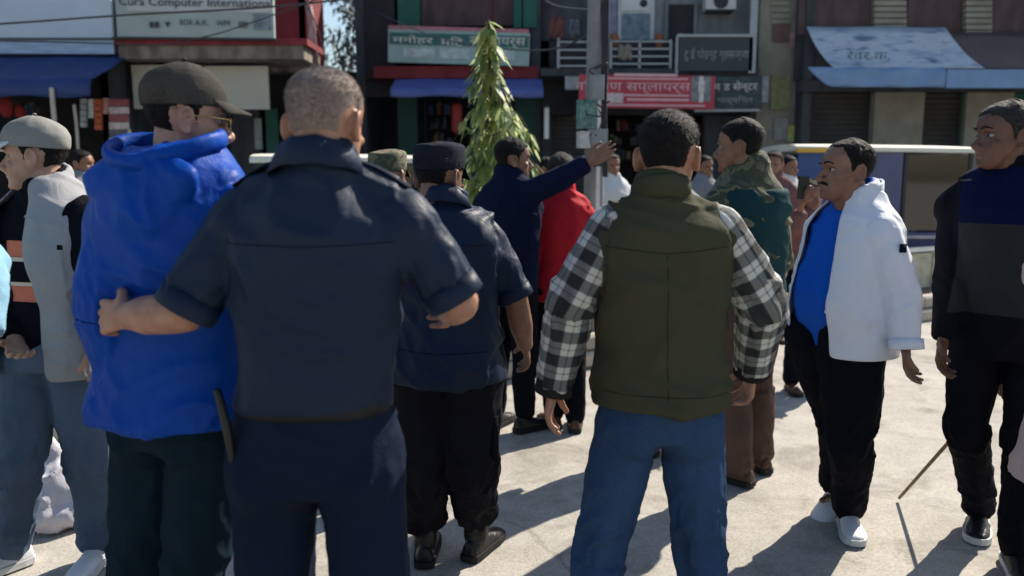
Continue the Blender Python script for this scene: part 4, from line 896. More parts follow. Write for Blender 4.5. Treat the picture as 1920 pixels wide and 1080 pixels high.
piece('door_leaf', mat('deep_green_door', (.012, .035, .032), .6, .3, 4), b3, 886, 185, 916, 700, 15.12, .05, bottom=.12); piece('door_leaf', mat('deep_green_door', (.012, .035, .032), .6, .3, 4), b3, 927, 185, 962, 700, 15.12, .05, bottom=.12)
s3 = empty('green_sign', at(860, 86, 14.4), 'pale and teal shop sign with Nepali lettering above the blue awning', 'sign board')
piece('board', mat('pale_teal_board', (.26, .38, .38), .6, .15, 2), s3, 727, 58, 993, 120, 14.38, .05, roll=1.6); piece('teal_band', mat('teal_band', (.035, .13, .13), .6, .12, 2), s3, 730, 64, 991, 86, 14.365, .012, roll=1.6); piece('pink_edge', mat('pink_edge', (.38, .16, .20), .6, .3, 4), s3, 728, 51, 992, 58, 14.37, .05, roll=1.6)
font_text('lettering', 'मनोहर', 736, 66, 812, 83, 14.345, INKW, s3, roll=1.6); font_text('lettering', 'मिट', 826, 69, 868, 86, 14.345, INKW, s3, roll=1.6); font_text('lettering', 'सप्लायर्स', 880, 70, 985, 90, 14.345, INKW, s3, roll=1.6)
for (x0, y0, x1, y1) in ((757, 90, 815, 108), (824, 91, 880, 110), (945, 95, 965, 112)): piece('picture', mat('picture_pale', (.40, .48, .50), .6, .3, 8), s3, x0, y0, x1, y1, 14.366, .01, roll=1.6)
awning('blue_awning', 742, 1016, 148, 168, 14.45, .7, TARP('slate_blue_tarpaulin', (.085, .115, .32)), 'narrow slate blue awning over the green shop front', sag=.02, drop=.12)
rb = empty('red_drum', at(856, 215, 14.7), 'small red hanging item at the door of the green shop', 'hanging item'); mb = MB(); mb.sweep([at(856, 200, 14.7), at(857, 243, 14.7)], [(.10, .07)] * 2, n=12); mb.build('cylinder_bag', mat('dull_red', (.30, .04, .04), .5, .2), rb, True)
tb_ = empty('tube_light', at(1026, 230, 14.6), 'white vertical tube light fitting right of the mast tree', 'light fitting'); piece('tube', mat('white_tube', (.78, .80, .82), .4, .03), tb_, 1021, 202, 1029, 260, 14.6, .07); piece('bracket', DKM, tb_, 1019, 196, 1031, 202, 14.62, .09)

# B4 + B5: grey building with balcony and banners
b5 = bld('grey_building', 1220, 15.2, 'grey plaster building with balcony railings above the red banner')
shell(b5, 1012, 1432, 15.2, 4.5, GREYD); piece('upper_wall', GREYW, b5, 1128, -68, 1424, 74, 15.22, .18); piece('dark_upper_wall', GREYD, b5, 1014, -68, 1126, 74, 15.25, .18); piece('balcony_slab', GREYD, b5, 1014, 128, 1424, 142, 14.3, 1.0); piece('balcony_back', mat('balcony_dark', (.035, .038, .045), .85), b5, 1014, 76, 1424, 127, 15.22, .18); piece('beam', DARKIN, b5, 1014, 143, 1426, 215, 15.0, .25)
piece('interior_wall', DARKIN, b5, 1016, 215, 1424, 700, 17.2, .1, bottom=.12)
for x in (1016, 1108, 1210, 1322, 1412): piece('pillar', GREYD, b5, x, 215, x + 16, 700, 15.2, .22, bottom=.12)
shutter(b5, 1034, 216, 1106, 15.3, DOORS); shutter(b5, 1340, 216, 1410, 15.3, mat('slate_shutter', (.07, .085, .10), .6, .2, 2))
d = piece('doorway', DARKIN, b5, 1252, 8, 1302, 74, 15.18, .06); piece('frame', GREYW, d, 1248, 4, 1252, 74, 15.16, .1, off=A(b5.location)); piece('frame', GREYW, d, 1302, 4, 1306, 74, 15.16, .1, off=A(b5.location))
w_ = piece('window', mat('white_frame', (.42, .46, .50), .6, .1), b5, 1160, -40, 1226, 74, 15.17, .06); piece('pane', mat('blue_grey_pane', (.12, .17, .22), .2, .4, 6), w_, 1166, 25, 1218, 74, 15.15, .04, off=A(b5.location)); piece('pane', mat('pale_pane', (.50, .54, .56), .3, .1), w_, 1166, -20, 1218, 20, 15.15, .04, off=A(b5.location)); mb = MB(); mb.ball(at(1207, 6, 15.14), (.07, .03, .07)); mb.build('round_vent', DKM, w_, True, off=A(b5.location))
piece('lilac_strip', mat('lilac_paint', (.20, .21, .30), .8), b5, 1140, -68, 1156, 74, 15.18, .03)
ac = empty('air_conditioner', at(1350, 10, 14.95), 'white air conditioner unit on the wall of the grey building', 'air conditioner'); piece('housing', mat('ac_white', (.5, .52, .53), .5, .08), ac, 1324, -14, 1380, 17, 14.9, .25); mb = MB(); mb.ball(at(1352, 2, 14.89), (.13, .02, .13)); mb.build('fan_grille', DKM, ac, True); piece('bracket', DKM, ac, 1328, 18, 1376, 21, 14.92, .25)
rl = empty('balcony_railing', at(1190, 128, 14.35), 'balcony railing of horizontal metal bars left of the dark sign', 'railing'); RAILM = mat('dull_steel', (.30, .33, .36), .4, .1, metal=.4)
for k in range(4): piece('rail', RAILM, rl, 1146, 76 + k * 14, 1256, 79 + k * 14, 14.34, .04)
for x in (1144, 1198, 1256): piece('post', RAILM, rl, x, 74, x + 3, 128, 14.34, .05)
rl = empty('balcony_railing', at(1066, 130, 14.35), 'short balcony railing left of the concrete pole', 'railing')
for k in range(4): piece('rail', RAILM, rl, 1048, 77 + k * 15, 1100, 80 + k * 15, 14.34, .04)
piece('post', RAILM, rl, 1045, 70, 1049, 140, 14.34, .05); piece('board', mat('white_card', (.35, .38, .38), .7), rl, 1060, 132, 1086, 168, 14.33, .03)
s4 = empty('dark_sign', at(1340, 105, 14.2), 'dark grey balcony sign with pale Nepali lettering', 'sign board'); piece('board', mat('charcoal_board', (.045, .055, .062), .6, .12, 2), s4, 1272, 70, 1410, 133, 14.2, .05); piece('top_rail', RAILM, s4, 1270, 64, 1416, 69, 14.18, .06); piece('post', RAILM, s4, 1411, -60, 1416, 137, 14.2, .05); piece('post', RAILM, s4, 1268, 69, 1272, 137, 14.2, .05)
font_text('lettering', 'टु ई पोइन्ट गृहसज्जा', 1283, 90, 1404, 115, 14.18, mat('dull_lettering', (.26, .29, .29), .7), s4)
s5 = empty('red_banner', at(1232, 170, 13.9), 'red banner with white Nepali lettering and a small white portrait panel', 'banner'); REDB = mat('red_flex', (.44, .055, .085), .6, .12, 3)
piece('board', REDB, s5, 1086, 141, 1339, 203, 13.9, .03, roll=.8)
font_text('lettering', 'निर्माण सप्लायर्स', 1078, 149, 1294, 176, 13.885, INKP, s5, roll=.4)
for (x0, y0, x1, y1) in ((1152, 138, 1270, 143), (1140, 146, 1290, 149), (1130, 177, 1292, 180), (1176, 185, 1292, 189), (1128, 196, 1322, 199)): piece('print_line', INKP, s5, x0, y0, x1, y1, 13.888, .006, roll=.6)
piece('number_panel', mat('pinkish_white', (.55, .45, .45), .7, .3, 20), s5, 1128, 174, 1168, 193, 13.886, .008); piece('portrait_panel', mat('grey_portrait', (.20, .22, .23), .7, .4, 10), s5, 1297, 143, 1332, 190, 13.888, .008); mb = MB(); fb(mb, 1310, 152, 1321, 172, 13.88, .006); fb(mb, 1311, 172, 1319, 192, 13.879, .006); mb.ball(at(1315, 148, 13.88), (.04, .006, .045)); mb.build('printed_figure', mat('white_print', (.6, .58, .56), .7), s5)
s6 = empty('black_banner', at(1382, 175, 14.0), 'black and teal shop banner right of the red banner', 'banner'); piece('board', mat('black_teal_flex', (.040, .065, .072), .6, .5, 5), s6, 1330, 143, 1428, 204, 14.0, .03, roll=-.6); piece('lower_edge', RAILM, s6, 1302, 205, 1424, 209, 13.98, .05, roll=-.6)
font_text('lettering', 'म ड सेन्टर', 1338, 152, 1420, 174, 13.985, INKW, s6, roll=-1); font_text('lettering', 'फर्निचर', 1345, 180, 1412, 196, 13.985, mat('dull_lettering', (.26, .29, .29), .7), s6)
# pillar between
b6 = bld('brick_pillar', 1462, 14.6, 'tall narrow pillar with faded green posters between the grey building and the shuttered one', 'pillar'); piece('shaft', STONE, b6, 1430, -68, 1500, 700, 14.6, .6, bottom=.12)
for k in range(9): piece('brick_course', mat('pale_green_brick', (.22, .25, .20), .8, .2, 5), b6, 1446, -58 + k * 12, 1482, -50 + k * 12, 14.57, .05)
for (x0, y0, x1, y1, c) in ((1447, 140, 1480, 205, (.22, .25, .12)), (1428, 142, 1440, 192, (.42, .44, .46)), (1478, 235, 1514, 266, (.42, .46, .16)), (1452, 222, 1476, 262, (.26, .27, .27)), (1482, 60, 1500, 90, (.34, .22, .22)), (1450, 44, 1480, 78, (.14, .08, .08))): piece('poster', mat('wall_poster%d' % x0, c, .7, .3, 9), b6, x0, y0, x1, y1, 14.56, .02)
# B6 right building
b7 = bld('shuttered_building', 1720, 14.2, 'brown shuttered building with pale brick pilasters behind the patterned awning at the right')
shell(b7, 1500, 2330, 14.2, 4.5, GREYD); piece('upper_wall', GREYD, b7, 1502, -68, 2326, 150, 14.3, .12); piece('lintel', GREYD, b7, 1502, 150, 2326, 172, 14.15, .2); piece('interior_wall', DARKIN, b7, 1502, 173, 2324, 700, 14.75, .1, bottom=.12)
for x0, x1 in ((1502, 1638), (1708, 1808), (1864, 1960), (2020, 2120)): piece('upper_panel', BRWN, b7, x0, -66, x1, 66, 14.25, .04)
for x0, x1 in ((1640, 1700), (1812, 1860), (1964, 2016)):
    for k in range(13): piece('brick_course', STONE, b7, x0, -66 + k * 11.2, x1, -57 + k * 11.2, 14.14, .14)
    piece('pilaster', STONE, b7, x0 + 2, 173, x1 - 2, 700, 14.1, .2, bottom=.12)
shutter(b7, 1506, 173, 1638, 14.3, DOORS); shutter(b7, 1700, 173, 1806, 14.3, DOORS); shutter(b7, 1864, 173, 1960, 14.3, TEALW); shutter(b7, 2020, 173, 2120, 14.3, DOORS); piece('teal_strip', mat('teal_door_strip', (.04, .12, .10), .7, .2), b7, 1806, 173, 1816, 700, 14.2, .05, bottom=.12)
def printed_tarp():
    m, t, b = nodes('printed_flex'); tc = N(t, 'ShaderNodeTexCoord'); mp = N(t, 'ShaderNodeMapping'); mp.inputs['Scale'].default_value = (1.2, 1, 5); mp.inputs['Rotation'].default_value = (0, .25, 0); t.links.new(tc.outputs['Object'], mp.inputs[0])
    n = N(t, 'ShaderNodeTexNoise', i_Scale=2.2, i_Detail=5.0, i_Distortion=.8); t.links.new(mp.outputs[0], n.inputs['Vector']); r = ramp(t, n.outputs[0], [(.30, (.16, .20, .26)), (.42, (.42, .50, .58)), (.60, (.58, .62, .64)), (.75, (.36, .30, .34))]); t.links.new(r.outputs[0], b.inputs['Base Color']); b.inputs['Roughness'].default_value = .5; return m
awning('printed_awning', 1512, 1772, 52, 128, 14.0, 1.25, printed_tarp(), 'large white and blue printed flex awning over the brown shutters', sag=.10, drop=.0)
fr_ = empty('awning_fringe', at(1640, 145, 12.7), 'hanging light blue lower sheet of the printed awning', 'tarpaulin'); mb = MB(); n = 30; rows = []
for k, (yy, inset) in enumerate(((126, 0), (136, 6), (148, 22), (158, 34), (163, 44))): a, b = at(1514 + inset, yy, 12.72), at(1772, yy + 1, 12.72); x = np.linspace(a[0], b[0], n); rows.append(np.stack([x, 12.72 + .03 * np.sin(x * 9 + k), np.linspace(a[2], b[2], n)], 1))
mb.add(np.concatenate(rows), [(i * n + j, i * n + j + 1, (i + 1) * n + j + 1, (i + 1) * n + j) for i in range(4) for j in range(n - 1)]); cc = mb.build('sheet', TARP('light_blue_tarpaulin', (.16, .27, .46)), fr_, True); sm = cc.modifiers.new('t', 'SOLIDIFY'); sm.thickness = .008
aw2 = awning('blue_awning', 1775, 2300, 62, 128, 14.0, 1.2, TARP('brown_awning_sheet', (.12, .09, .085)), 'brown awning sheet with reddish top at the far right', sag=.08, drop=.0)
fr2 = empty('awning_fringe', at(1900, 145, 12.7), 'light blue hanging sheet below the brown awning at the far right', 'tarpaulin'); piece('sheet', TARP('light_blue_tarpaulin', (.16, .27, .46)), fr2, 1776, 130, 2300, 165, 12.74, .02)
tx = font_text('lettering', 'रेवर क.', 1588, 92, 1668, 112, 12.95, mat('teal_ink', (.06, .11, .13), .7), bpy.data.objects['printed_awning'])
# goods and clutter in the shaded fronts
rg = np.random.RandomState(21)
def goods(px0, px1, py0, py1, Y, n, cols, label, nm='goods_rack', item='packet'):
    p = at((px0 + px1) / 2, py1, Y); o = empty(nm, p, label, 'goods rack')
    for r_ in range(3): piece('shelf', WOODB, o, px0, py0 + (py1 - py0) * (r_ + 1) / 3 - 1.5, px1, py0 + (py1 - py0) * (r_ + 1) / 3, Y + .05, .3)
    for k in range(n):
        r_ = k % 3; x = rg.uniform(px0 + 2, px1 - 8); w__ = rg.uniform(4, 9); yb = py0 + (py1 - py0) * (r_ + 1) / 3 - 2; h__ = (py1 - py0) / 3 * rg.uniform(.35, .85); piece(item, cols[rg.randint(len(cols))], o, x, yb - h__, x + w__, yb, Y + rg.uniform(.0, .2), .1)
GC = [mat('goods%d' % i, c, .5, .3, 12) for i, c in enumerate([(.20, .03, .03), (.28, .27, .25), (.04, .07, .16), (.22, .14, .05), (.04, .12, .09), (.10, .10, .11)])]
goods(30, 88, 185, 290, 13.0, 22, GC, 'shelf of mixed packets at the back of the leftmost shop')
goods(262, 420, 212, 290, 13.5, 30, GC, 'dim shelf of packets under the cream fascia of the red building')
goods(800, 850, 190, 270, 16.0, 16, GC, 'dim shelf of packets inside the green shop')
goods(1130, 1205, 220, 300, 16.4, 22, GC, 'dim shelf of goods under the red banner')
goods(1228, 1320, 222, 300, 16.4, 22, GC, 'dim shelf of goods right of the vest man\'s head under the banners')
for (x0, y0, x1, y1, c, lb) in ((1066, 36, 1086, 66, (.10, .12, .16), 'dark blue cloth hung to dry on the upper front left of the pole'), (1030, 30, 1056, 70, (.13, .05, .05), 'maroon cloth hung to dry on the upper front left of the pole'), (1160, 84, 1184, 112, (.22, .20, .18), 'pale cloth hung over the balcony railing')):
    mb = MB(); a_, b_ = at(x0, y0, 14.28), at(x1, y1, 14.28); xs_ = np.linspace(a_[0], b_[0], 12); rows = [np.stack([xs_, 14.28 + .03 * np.sin(np.arange(12) * 1.3 + k), np.full(12, a_[2] + (b_[2] - a_[2]) * k / 5) + .02 * np.sin(np.arange(12))], 1) for k in range(6)]
    mb.add(np.concatenate(rows), [(i * 12 + j, i * 12 + j + 1, (i + 1) * 12 + j + 1, (i + 1) * 12 + j) for i in range(5) for j in range(11)]); o = mb.build('hanging_cloth', mat('laundry%d' % x0, c, .85, .3, 8), None, True); o.modifiers.new('t', 'SOLIDIFY').thickness = .01; tag(o, lb, 'cloth')
piece('clothes_line', DKM, b5, 1016, 33, 1124, 34.5, 14.26, .01)
for k, x in enumerate((1152, 1236, 1276)): mb = MB(); c_ = at(x, 73, 14.45); mb.sweep([c_ - A([0, 0, .12]), c_ + A([0, 0, .02])], [.06, .085], n=12); tag(mb.build('flower_pot', mat('terracotta', (.20, .08, .05), .8, .2), None, True), ('leftmost flower pot on the balcony', 'middle flower pot on the balcony', 'rightmost flower pot on the balcony, above the dark sign')[k], 'flower pot', 'flower pots on the balcony')
# wires
wire_ = [([(1118, 60, 6.5), (1000, 95, 9), (820, 70, 12), (700, 20, 14.8)], 'sagging wire from the concrete pole to the green shop'), ([(1118, 20, 6.5), (1040, 10, 9), (1010, -10, 14)], 'short steep wire from the concrete pole to the left')]
def wire(pts, label, r_=.012):
    mb = MB(); mb.sweep([at(*p) for p in pts], [r_] * len(pts), n=5, step=.5); o = mb.build('overhead_wire', DKM, None, True); tag(o, label, 'wire', 'overhead wires')
wire([(-300, 62, 9), (0, 45, 9.2), (240, 28, 9.4), (520, 12, 9.6), (800, -20, 9.8)], 'longest overhead wire crossing the pale hoarding and computer sign')
wire([(-300, 80, 9), (0, 77, 9.2), (210, 82, 9.4), (300, 84, 9.5), (420, 60, 9.6), (700, -40, 9.8)], 'lower overhead wire along the bottom of the pale hoarding', .008)
wire([(560, -30, 8), (590, 40, 8.1), (606, 90, 8.3), (620, 160, 9)], 'thin slack wire hanging at the corner of the red building', .007)
for w__ in wire_: wire(w__[0], w__[1], .009)
# ---------------------------------------------------------------- the people
SK1 = skin('skin_warm', (.36, .19, .125)); SK2 = skin('skin_brown', (.22, .115, .075)); SK3 = skin('skin_light_brown', (.40, .235, .165))
M_HAIR = mat('black_hair', (.007, .006, .006), .7, .3, 60, .8, 320, .22, stretch=(1, 1, .35)); M_STUB = mat('shaved_grey_hair', (.25, .20, .175), .75, .14, 90, .5, 400, .3)
M_HAIRG = mat('greying_hair', (.030, .028, .027), .7, .6, 120, .8, 320, .25)
M_EYEW = mat('eye_white', (.30, .27, .25), .3, .05); M_EYED = mat('iris', (.02, .012, .008), .15, .05)
NAVY = cloth('navy_uniform', (.011, .021, .044), .52, .12, 0, .13); NAVY2 = cloth('dark_navy_trousers', (.004, .010, .024), .75)
NAVY3 = cloth('navy_sweater', (.006, .010, .032), .85); BLK = cloth('black_cloth', (.005, .006, .010), .85); CHAR = cloth('charcoal_trousers', (.011, .011, .015), .85)
BLUEJ = cloth('royal_blue_nylon', (.001, .048, .30), .5, .10, .0, .12); BLUED = cloth('dark_blue_nylon', (.006, .022, .09), .5, .1, 0, .5); LTBL = cloth('pale_blue_lining', (.16, .34, .62), .5)
TEALP = cloth('dark_teal_trousers', (.007, .018, .028), .8)
JEANS = cloth('blue_denim', (.030, .060, .125), .85, .28); JEANG = cloth('grey_blue_denim', (.085, .125, .19), .85, .22)
OLIVE = cloth('olive_vest', (.052, .053, .032), .85, .08); PLAID = plaid('plaid_flannel'); GREYJ = cloth('light_grey_jacket', (.30, .30, .31), .7, .06)
WHITEJ = cloth('white_jacket', (.66, .69, .76), .6, .03, .1); BLUEP = cloth('bright_blue_polo', (.006, .085, .46), .6, .08); RED = cloth('red_jacket', (.42, .018, .03), .7)
BROWNP = cloth('brown_trousers', (.105, .066, .056), .85); TEAL = cloth('teal_camo_shade', (.010, .042, .050), .8); KHAKI = cloth('pale_kurta', (.50, .40, .38), .8)
LBLUE = cloth('light_blue_shirt', (.20, .36, .48), .7); GREYSH = cloth('grey_shirt', (.20, .21, .23), .8); WHSH = cloth('white_shirt', (.55, .58, .60), .8); PINKSH = cloth('faded_maroon_shirt', (.16, .08, .08), .8)
DKGREY = cloth('dark_slate_panel', (.035, .042, .045), .85); DKBLUE = cloth('deep_blue_panel', (.006, .016, .085), .8)
CAMO = camo('green_camouflage', [(.075, .080, .045), (.040, .050, .028), (.12, .112, .065), (.024, .027, .020)])
CAPG = cloth('grey_cap', (.22, .22, .205), .9, .1); CAPB = cloth('faded_black_cap', (.055, .052, .046), .9, .25); CAPN = cloth('navy_field_cap', (.016, .019, .028), .9)
RUB = mat('black_rubber', (.012, .012, .013), .7, .2, 20); SHW = mat('white_leather', (.62, .64, .67), .45, .06, 14, .1, 80); SOLW = mat('white_rubber', (.55, .56, .57), .6, .1); BOOT = mat('black_leather', (.010, .010, .011), .35, .3, 20, .3, 60)
SHB = mat('brown_leather', (.08, .035, .02), .5, .2, 20); METAL = mat('steel', (.5, .5, .5), .3, .1, metal=1.0); GOLD = mat('brass', (.6, .42, .16), .35, .1, metal=1.0)
ORG = mat('orange_print', (.55, .16, .10), .8, .12); CREAM = mat('cream_print', (.6, .52, .45), .8, .1); LENS = mat('dark_lens', (.01, .01, .01), .08, .1, spec=.8)
PWOOD = mat('worn_bamboo', (.22, .16, .09), .6, .3, 30); PLAST = mat('black_plastic', (.012, .014, .013), .4, .1)

def baseball_cap(B, parent, m, tilt=4, brim_m=None, button=True, low=.150, puff=.012, brim=.066, dome=.010):
    H = B.head; n = 48; th = np.arange(n) * 2 * PI / n - PI; rs = []; zs = np.concatenate([np.linspace(low, .215, 14), np.linspace(.222, .2339, 6)])
    for k, z in enumerate(zs):
        zz = np.full(n, z) - (.012 * (1 - np.cos(th)) / 2 * (1 - k / len(zs)) if True else 0); p = skull(th, zz); d = p - A([0, -.008, .12]); d /= np.linalg.norm(d, axis=1)[:, None]
        seam = .0018 * (np.abs(((th * 3 / PI) % 1) - .5) < .06); bulge = puff * (1 + .5 * math.sin(PI * min(1, k / 14)))
        rs.append(p + A([0, 0, dome * sstep(low, .215, z)]) + d * (bulge + seam + .003 * (vnoise(p * 30) - .5))[:, None])
    ins = [(r - A([0, -.008, .12])) * .965 + A([0, -.008, .12]) for r in rs[:6]][::-1]
    mb = MB(); mb.rings([H.w(r) for r in ins + rs]); cap = mb.build('cap', m, parent, True)
    mb = MB(); g = []; 
    for i, u in enumerate(np.linspace(0, 1, 9)):
        row = []
        for a in np.linspace(R(-62), R(62), 19):
            p = skull(A([a]), A([low + .006]))[0]; dd = nrm([p[0], p[1] + .008, 0]); L = brim * math.cos(a * .95) ** .6
            row.append(p + dd * .010 + A([0, 1, 0]) * L * u + A([0, 0, 1]) * (.006 - .020 * u - .22 * abs(p[0]) ** 1.3 * u * 1.2))
        g.append(row)
    g = A(g); a_, b_ = g.shape[:2]; V = np.concatenate([(g + A([0, 0, .003])).reshape(-1, 3), (g - A([0, 0, .003])).reshape(-1, 3)]); F = []; q = a_ * b_
    for i in range(a_ - 1):
        for j in range(b_ - 1):
            k = i * b_ + j; F += [(k, k + b_, k + b_ + 1, k + 1), (k + q, k + 1 + q, k + b_ + 1 + q, k + b_ + q)]
    rim = [j for j in range(b_)] + [i * b_ + b_ - 1 for i in range(1, a_)] + [(a_ - 1) * b_ + j for j in range(b_ - 2, -1, -1)] + [i * b_ for i in range(a_ - 2, 0, -1)]
    for x, y in zip(rim, rim[1:] + rim[:1]): F.append((x, y, y + q, x + q))
    mb.add(H.w(V), F); mb.build('cap_brim', brim_m or m, cap, True, off=B.base)
    if button: mb = MB(); mb.ball(H.w([0, -.006, .249 + dome]), (.007, .007, .004), n=8); mb.build('button', m, cap, True, off=B.base)
    return cap
def field_cap(B, parent, m, top=.05):
    H = B.head; n = 48; th = np.arange(n) * 2 * PI / n - PI; rs = []
    base = skull(th, np.full(n, .160)); c0 = A([0, -.006, 0])
    prof = [(.146, 1.03), (.156, 1.06), (.185, 1.07), (.210, 1.07), (.224, 1.06), (.232, 1.00), (.236, .85), (.240, .55), (.240, .2)]
    for z, f in prof:
        p = (base - c0) * A([f, f, 0]) + c0 + A([0, 0, z]) - A([0, 0, .012]) * (1 - np.cos(th))[:, None] * .5 * (1 if z < .2 else 0) - A([0, 0, .014]) * (.5 - .5 * np.cos(th))[:, None] * (1 if z > .2 else 0)
        p = p + (vnoise(p * 22) - .5)[:, None] * .006; rs.append(p)
    mb = MB(); mb.rings([H.w(r) for r in rs]); cap = mb.build('field_cap', m, parent, True)
    mb = MB(); rr = []
    for u in np.linspace(0, 1, 6):
        a = np.linspace(R(-55), R(55), 13); p = skull(a, np.full(13, .150)) * A([1.06, 1.06, 1]); e = p + np.outer(np.cos(a) ** .6 * .050 * u, [0, 1, 0]) - A([0, 0, .018]) * u - np.outer(np.abs(p[:, 0]) * .3 * u, [0, 0, 1])
        rr.append(np.concatenate([e + A([0, 0, .002]), (e - A([0, 0, .002]))[::-1]]))
    mb.rings([H.w(r) for r in rr]); mb.build('cap_brim', m, cap, True, off=B.base); return cap
def glasses(B, parent, mframe, mlens, sun_=False):
    H = B.head; mb = MB(); ml = MB()
    for q in (-1, 1):
        c = A([q * .034, .103, .116]); pts = [c + A([.024 * math.cos(a), -.006 * abs(math.cos(a)) * (1 if q * math.cos(a) > 0 else 0), .018 * math.sin(a)]) for a in np.linspace(0, 2 * PI, 13)[:-1]]
        mb.sweep(pts, [.0022] * 12, loop=True, n=6, step=.005); mb.sweep([(q * .058, .094, .120), (q * .076, .06, .120), (q * .081, -.005, .118), (q * .082, -.03, .100)], [.002] * 4, n=6)
        ml.rings([A([c + A([.023 * math.cos(a), y, .017 * math.sin(a)]) for a in np.linspace(0, 2 * PI, 13)[:-1]]) for y in (-.0008, .0008)])
    mb.sweep([(-.011, .104, .118), (0, .107, .121), (.011, .104, .118)], [.002] * 3, n=6)
    mb.V = [H.w(v) for v in mb.V]; ml.V = [H.w(v) for v in ml.V]; g = mb.build('glasses', mframe, parent, True); ml.build('lens', mlens, g, True, off=B.base)
def stick_on(B, name, m, parent, fn, smooth=True):
    mb = MB(); fn(mb); return mb.build(name, m, parent, smooth, off=B.base)
def person(B, label, group=None): return empty('person', B.base, label, 'person', group)
Z = A([0, 0, 1.])
def z_at(px, Y, z):            # point at column px, distance Y, height z
    d = Y * CP - (z - CH) * SP; return A([(px - 960) / FPX * d, Y, z])

# --- officer seen from behind, shaved head
top = at(613, 130, 1.70)
B = Body(top, z_at(600, 1.69, top[2] - .234), z_at(592, 1.74, .93), 0, hh=14, hp=-6, H=1.75, w=.93, headscale=.94, J=dict(
    shL=at(456, 404, 1.70), shR=at(758, 407, 1.70), elL=at(345, 588, 1.66), wrL=at(236, 592, 1.76), elR=at(862, 568, 1.72), wrR=at(842, 582, 1.99),
    knL=A([-.555, 1.76, .49]), knR=A([-.315, 1.72, .49]), anL=A([-.61, 1.74, .09]), anR=A([-.27, 1.70, .09])))
o1 = person(B, 'officer in navy uniform shirt with shaved bare head, arms spread, seen from behind')
add_body(B, o1, SK1, bare=(1, 1), hands=((.75, (.3, .8, -.3), (.2, .2, 1)), (.5, (-1, 0, 0), (0, .3, 1))), face=True, voxel=.004, fat=.03, neck_r=.064)
hair('shaved_hair', B.head, o1, M_STUB, .0025, 'fade', .0006, strands=9000, slen=.0035, lift=.9)
eyes(B, o1, M_EYEW, M_EYED, M_HAIR)
sh = shirt(B, o1, NAVY, s0=.17, g=.017, sleeve=(.90, .86), flare=.0, r=(.058, .064, .056, .056, .05), seed=1, amp=.0085, torso_amp=.9, voxel=.0075)
trousers(B, o1, cloth('navy_trousers', (.007, .013, .030), .75), g=.004, tg=.009, ttop=.235, seed=2, amp=.008)
shoes(B, o1, BOOT, RUB)
collar(B, sh, NAVY, r0=.072, h=.044, fall=.050)
DSEAM = cloth('dark_stitching', (.007, .012, .025), .9)
cuff(B, sh, NAVY, 0, .90, .060); cuff(B, sh, NAVY, 1, .86, .060)
seam(B, sh, DSEAM, sh, [(-.17, .80), (0, .79), (.17, .80)])
for q, i in ((-1, 0), (1, 1)):
    def ep(mb):
        a = B.neck * .72 + B.sh[i] * .28 + Z * .070; b = B.sh[i] + Z * .064 + B.r * q * .01
        mb.sweep([a, (a + b) / 2 + Z * .012, b], [(.027, .005)] * 3, lat=(0, 1, 0), n=12, cap=True)
    e_ = stick_on(B, 'epaulette', NAVY2, o1, ep)
    stick_on(B, 'button', METAL, e_, lambda mb: mb.ball(B.neck * .66 + B.sh[i] * .34 + Z * .080, .006, n=6))
stick_on(B, 'belt', mat('black_belt_leather', (.006, .006, .007), .6, .2), o1, lambda mb: mb.rings([B.spine(.185)[None] + np.outer(np.sign(np.cos(a_)) * np.abs(np.cos(a_)) ** .82 * (.158 * .93 + g_), B.hr) + np.outer(np.sign(np.sin(a_)) * np.abs(np.sin(a_)) ** .82 * (.106 + g_), B.hf) + Z * dz for a_ in [np.arange(48) * 2 * PI / 48] for dz, g_ in ((-.019, .012), (-.017, .019), (.017, .019), (.019, .012))]))
stick_on(B, 'baton', PLAST, o1, lambda mb: mb.sweep([at(408, 735, 1.66), at(425, 800, 1.65), at(436, 862, 1.65)], [.009, .010, .008], n=10))

# --- man in the blue hooded jacket and dark cap
top = at(350, 134, 2.0)
B = Body(top, z_at(330, 1.96, top[2] - .225), z_at(345, 2.02, .93), 22, hh=58, hp=-4, H=1.76, w=1.1, headscale=.95, J=dict(
    shL=at(240, 400, 1.98), elL=at(212, 575, 1.93), wrL=at(240, 745, 2.02), elR=at(560, 520, 2.0), wrR=at(560, 640, 2.1),
    knL=z_at(262, 2.08, .49), knR=z_at(362, 1.98, .49), anL=z_at(262, 2.10, .09), anR=z_at(372, 1.96, .09)))
o2 = person(B, 'man in royal blue hooded jacket, faded black cap and glasses')
add_body(B, o2, SK3, hands=((.6, None, None), (.6, None, None)), voxel=.004)
hair('hair', B.head, o2, M_HAIR, .006, 'short', .003, 2); eyes(B, o2, M_EYEW, M_EYED, M_HAIR)
baseball_cap(B, o2, CAPB, puff=.007, brim=.058, dome=.014); glasses(B, o2, GOLD, LENS)
def hoodbag(mb):
    c = B.neck - B.f * .118 - Z * .045 + B.r * .01; M = np.stack([B.r, B.f, Z], 1)
    mb.ball(c, (.160, .036, .075), n=16, M=M); mb.ball(c - Z * .055 - B.f * .012, (.115, .036, .085), n=16, M=M)
bj = shirt(B, o2, BLUEJ, name='jacket', extra=hoodbag, s0=.0, g=.042, yg=.03, sleeve=1.98, ag=.012, r=(.066, .078, .070, .064, .054), flare=.08, seed=5, amp=.010, voxel=.0075, torso_amp=.8, collar=False)
def hood(mb):
    c = B.neck + Z * .030 - B.f * .03
    pts = [c + B.r * math.cos(a) * .135 + B.f * math.sin(a) * .115 + Z * (.012 + .030 * math.sin(a) + .02 * abs(math.cos(a)) ** 2 - .01) for a in np.linspace(0, 2 * PI, 17)[:-1]]
    mb.sweep(pts, [(.011, .020)] * 16, loop=True, n=12)
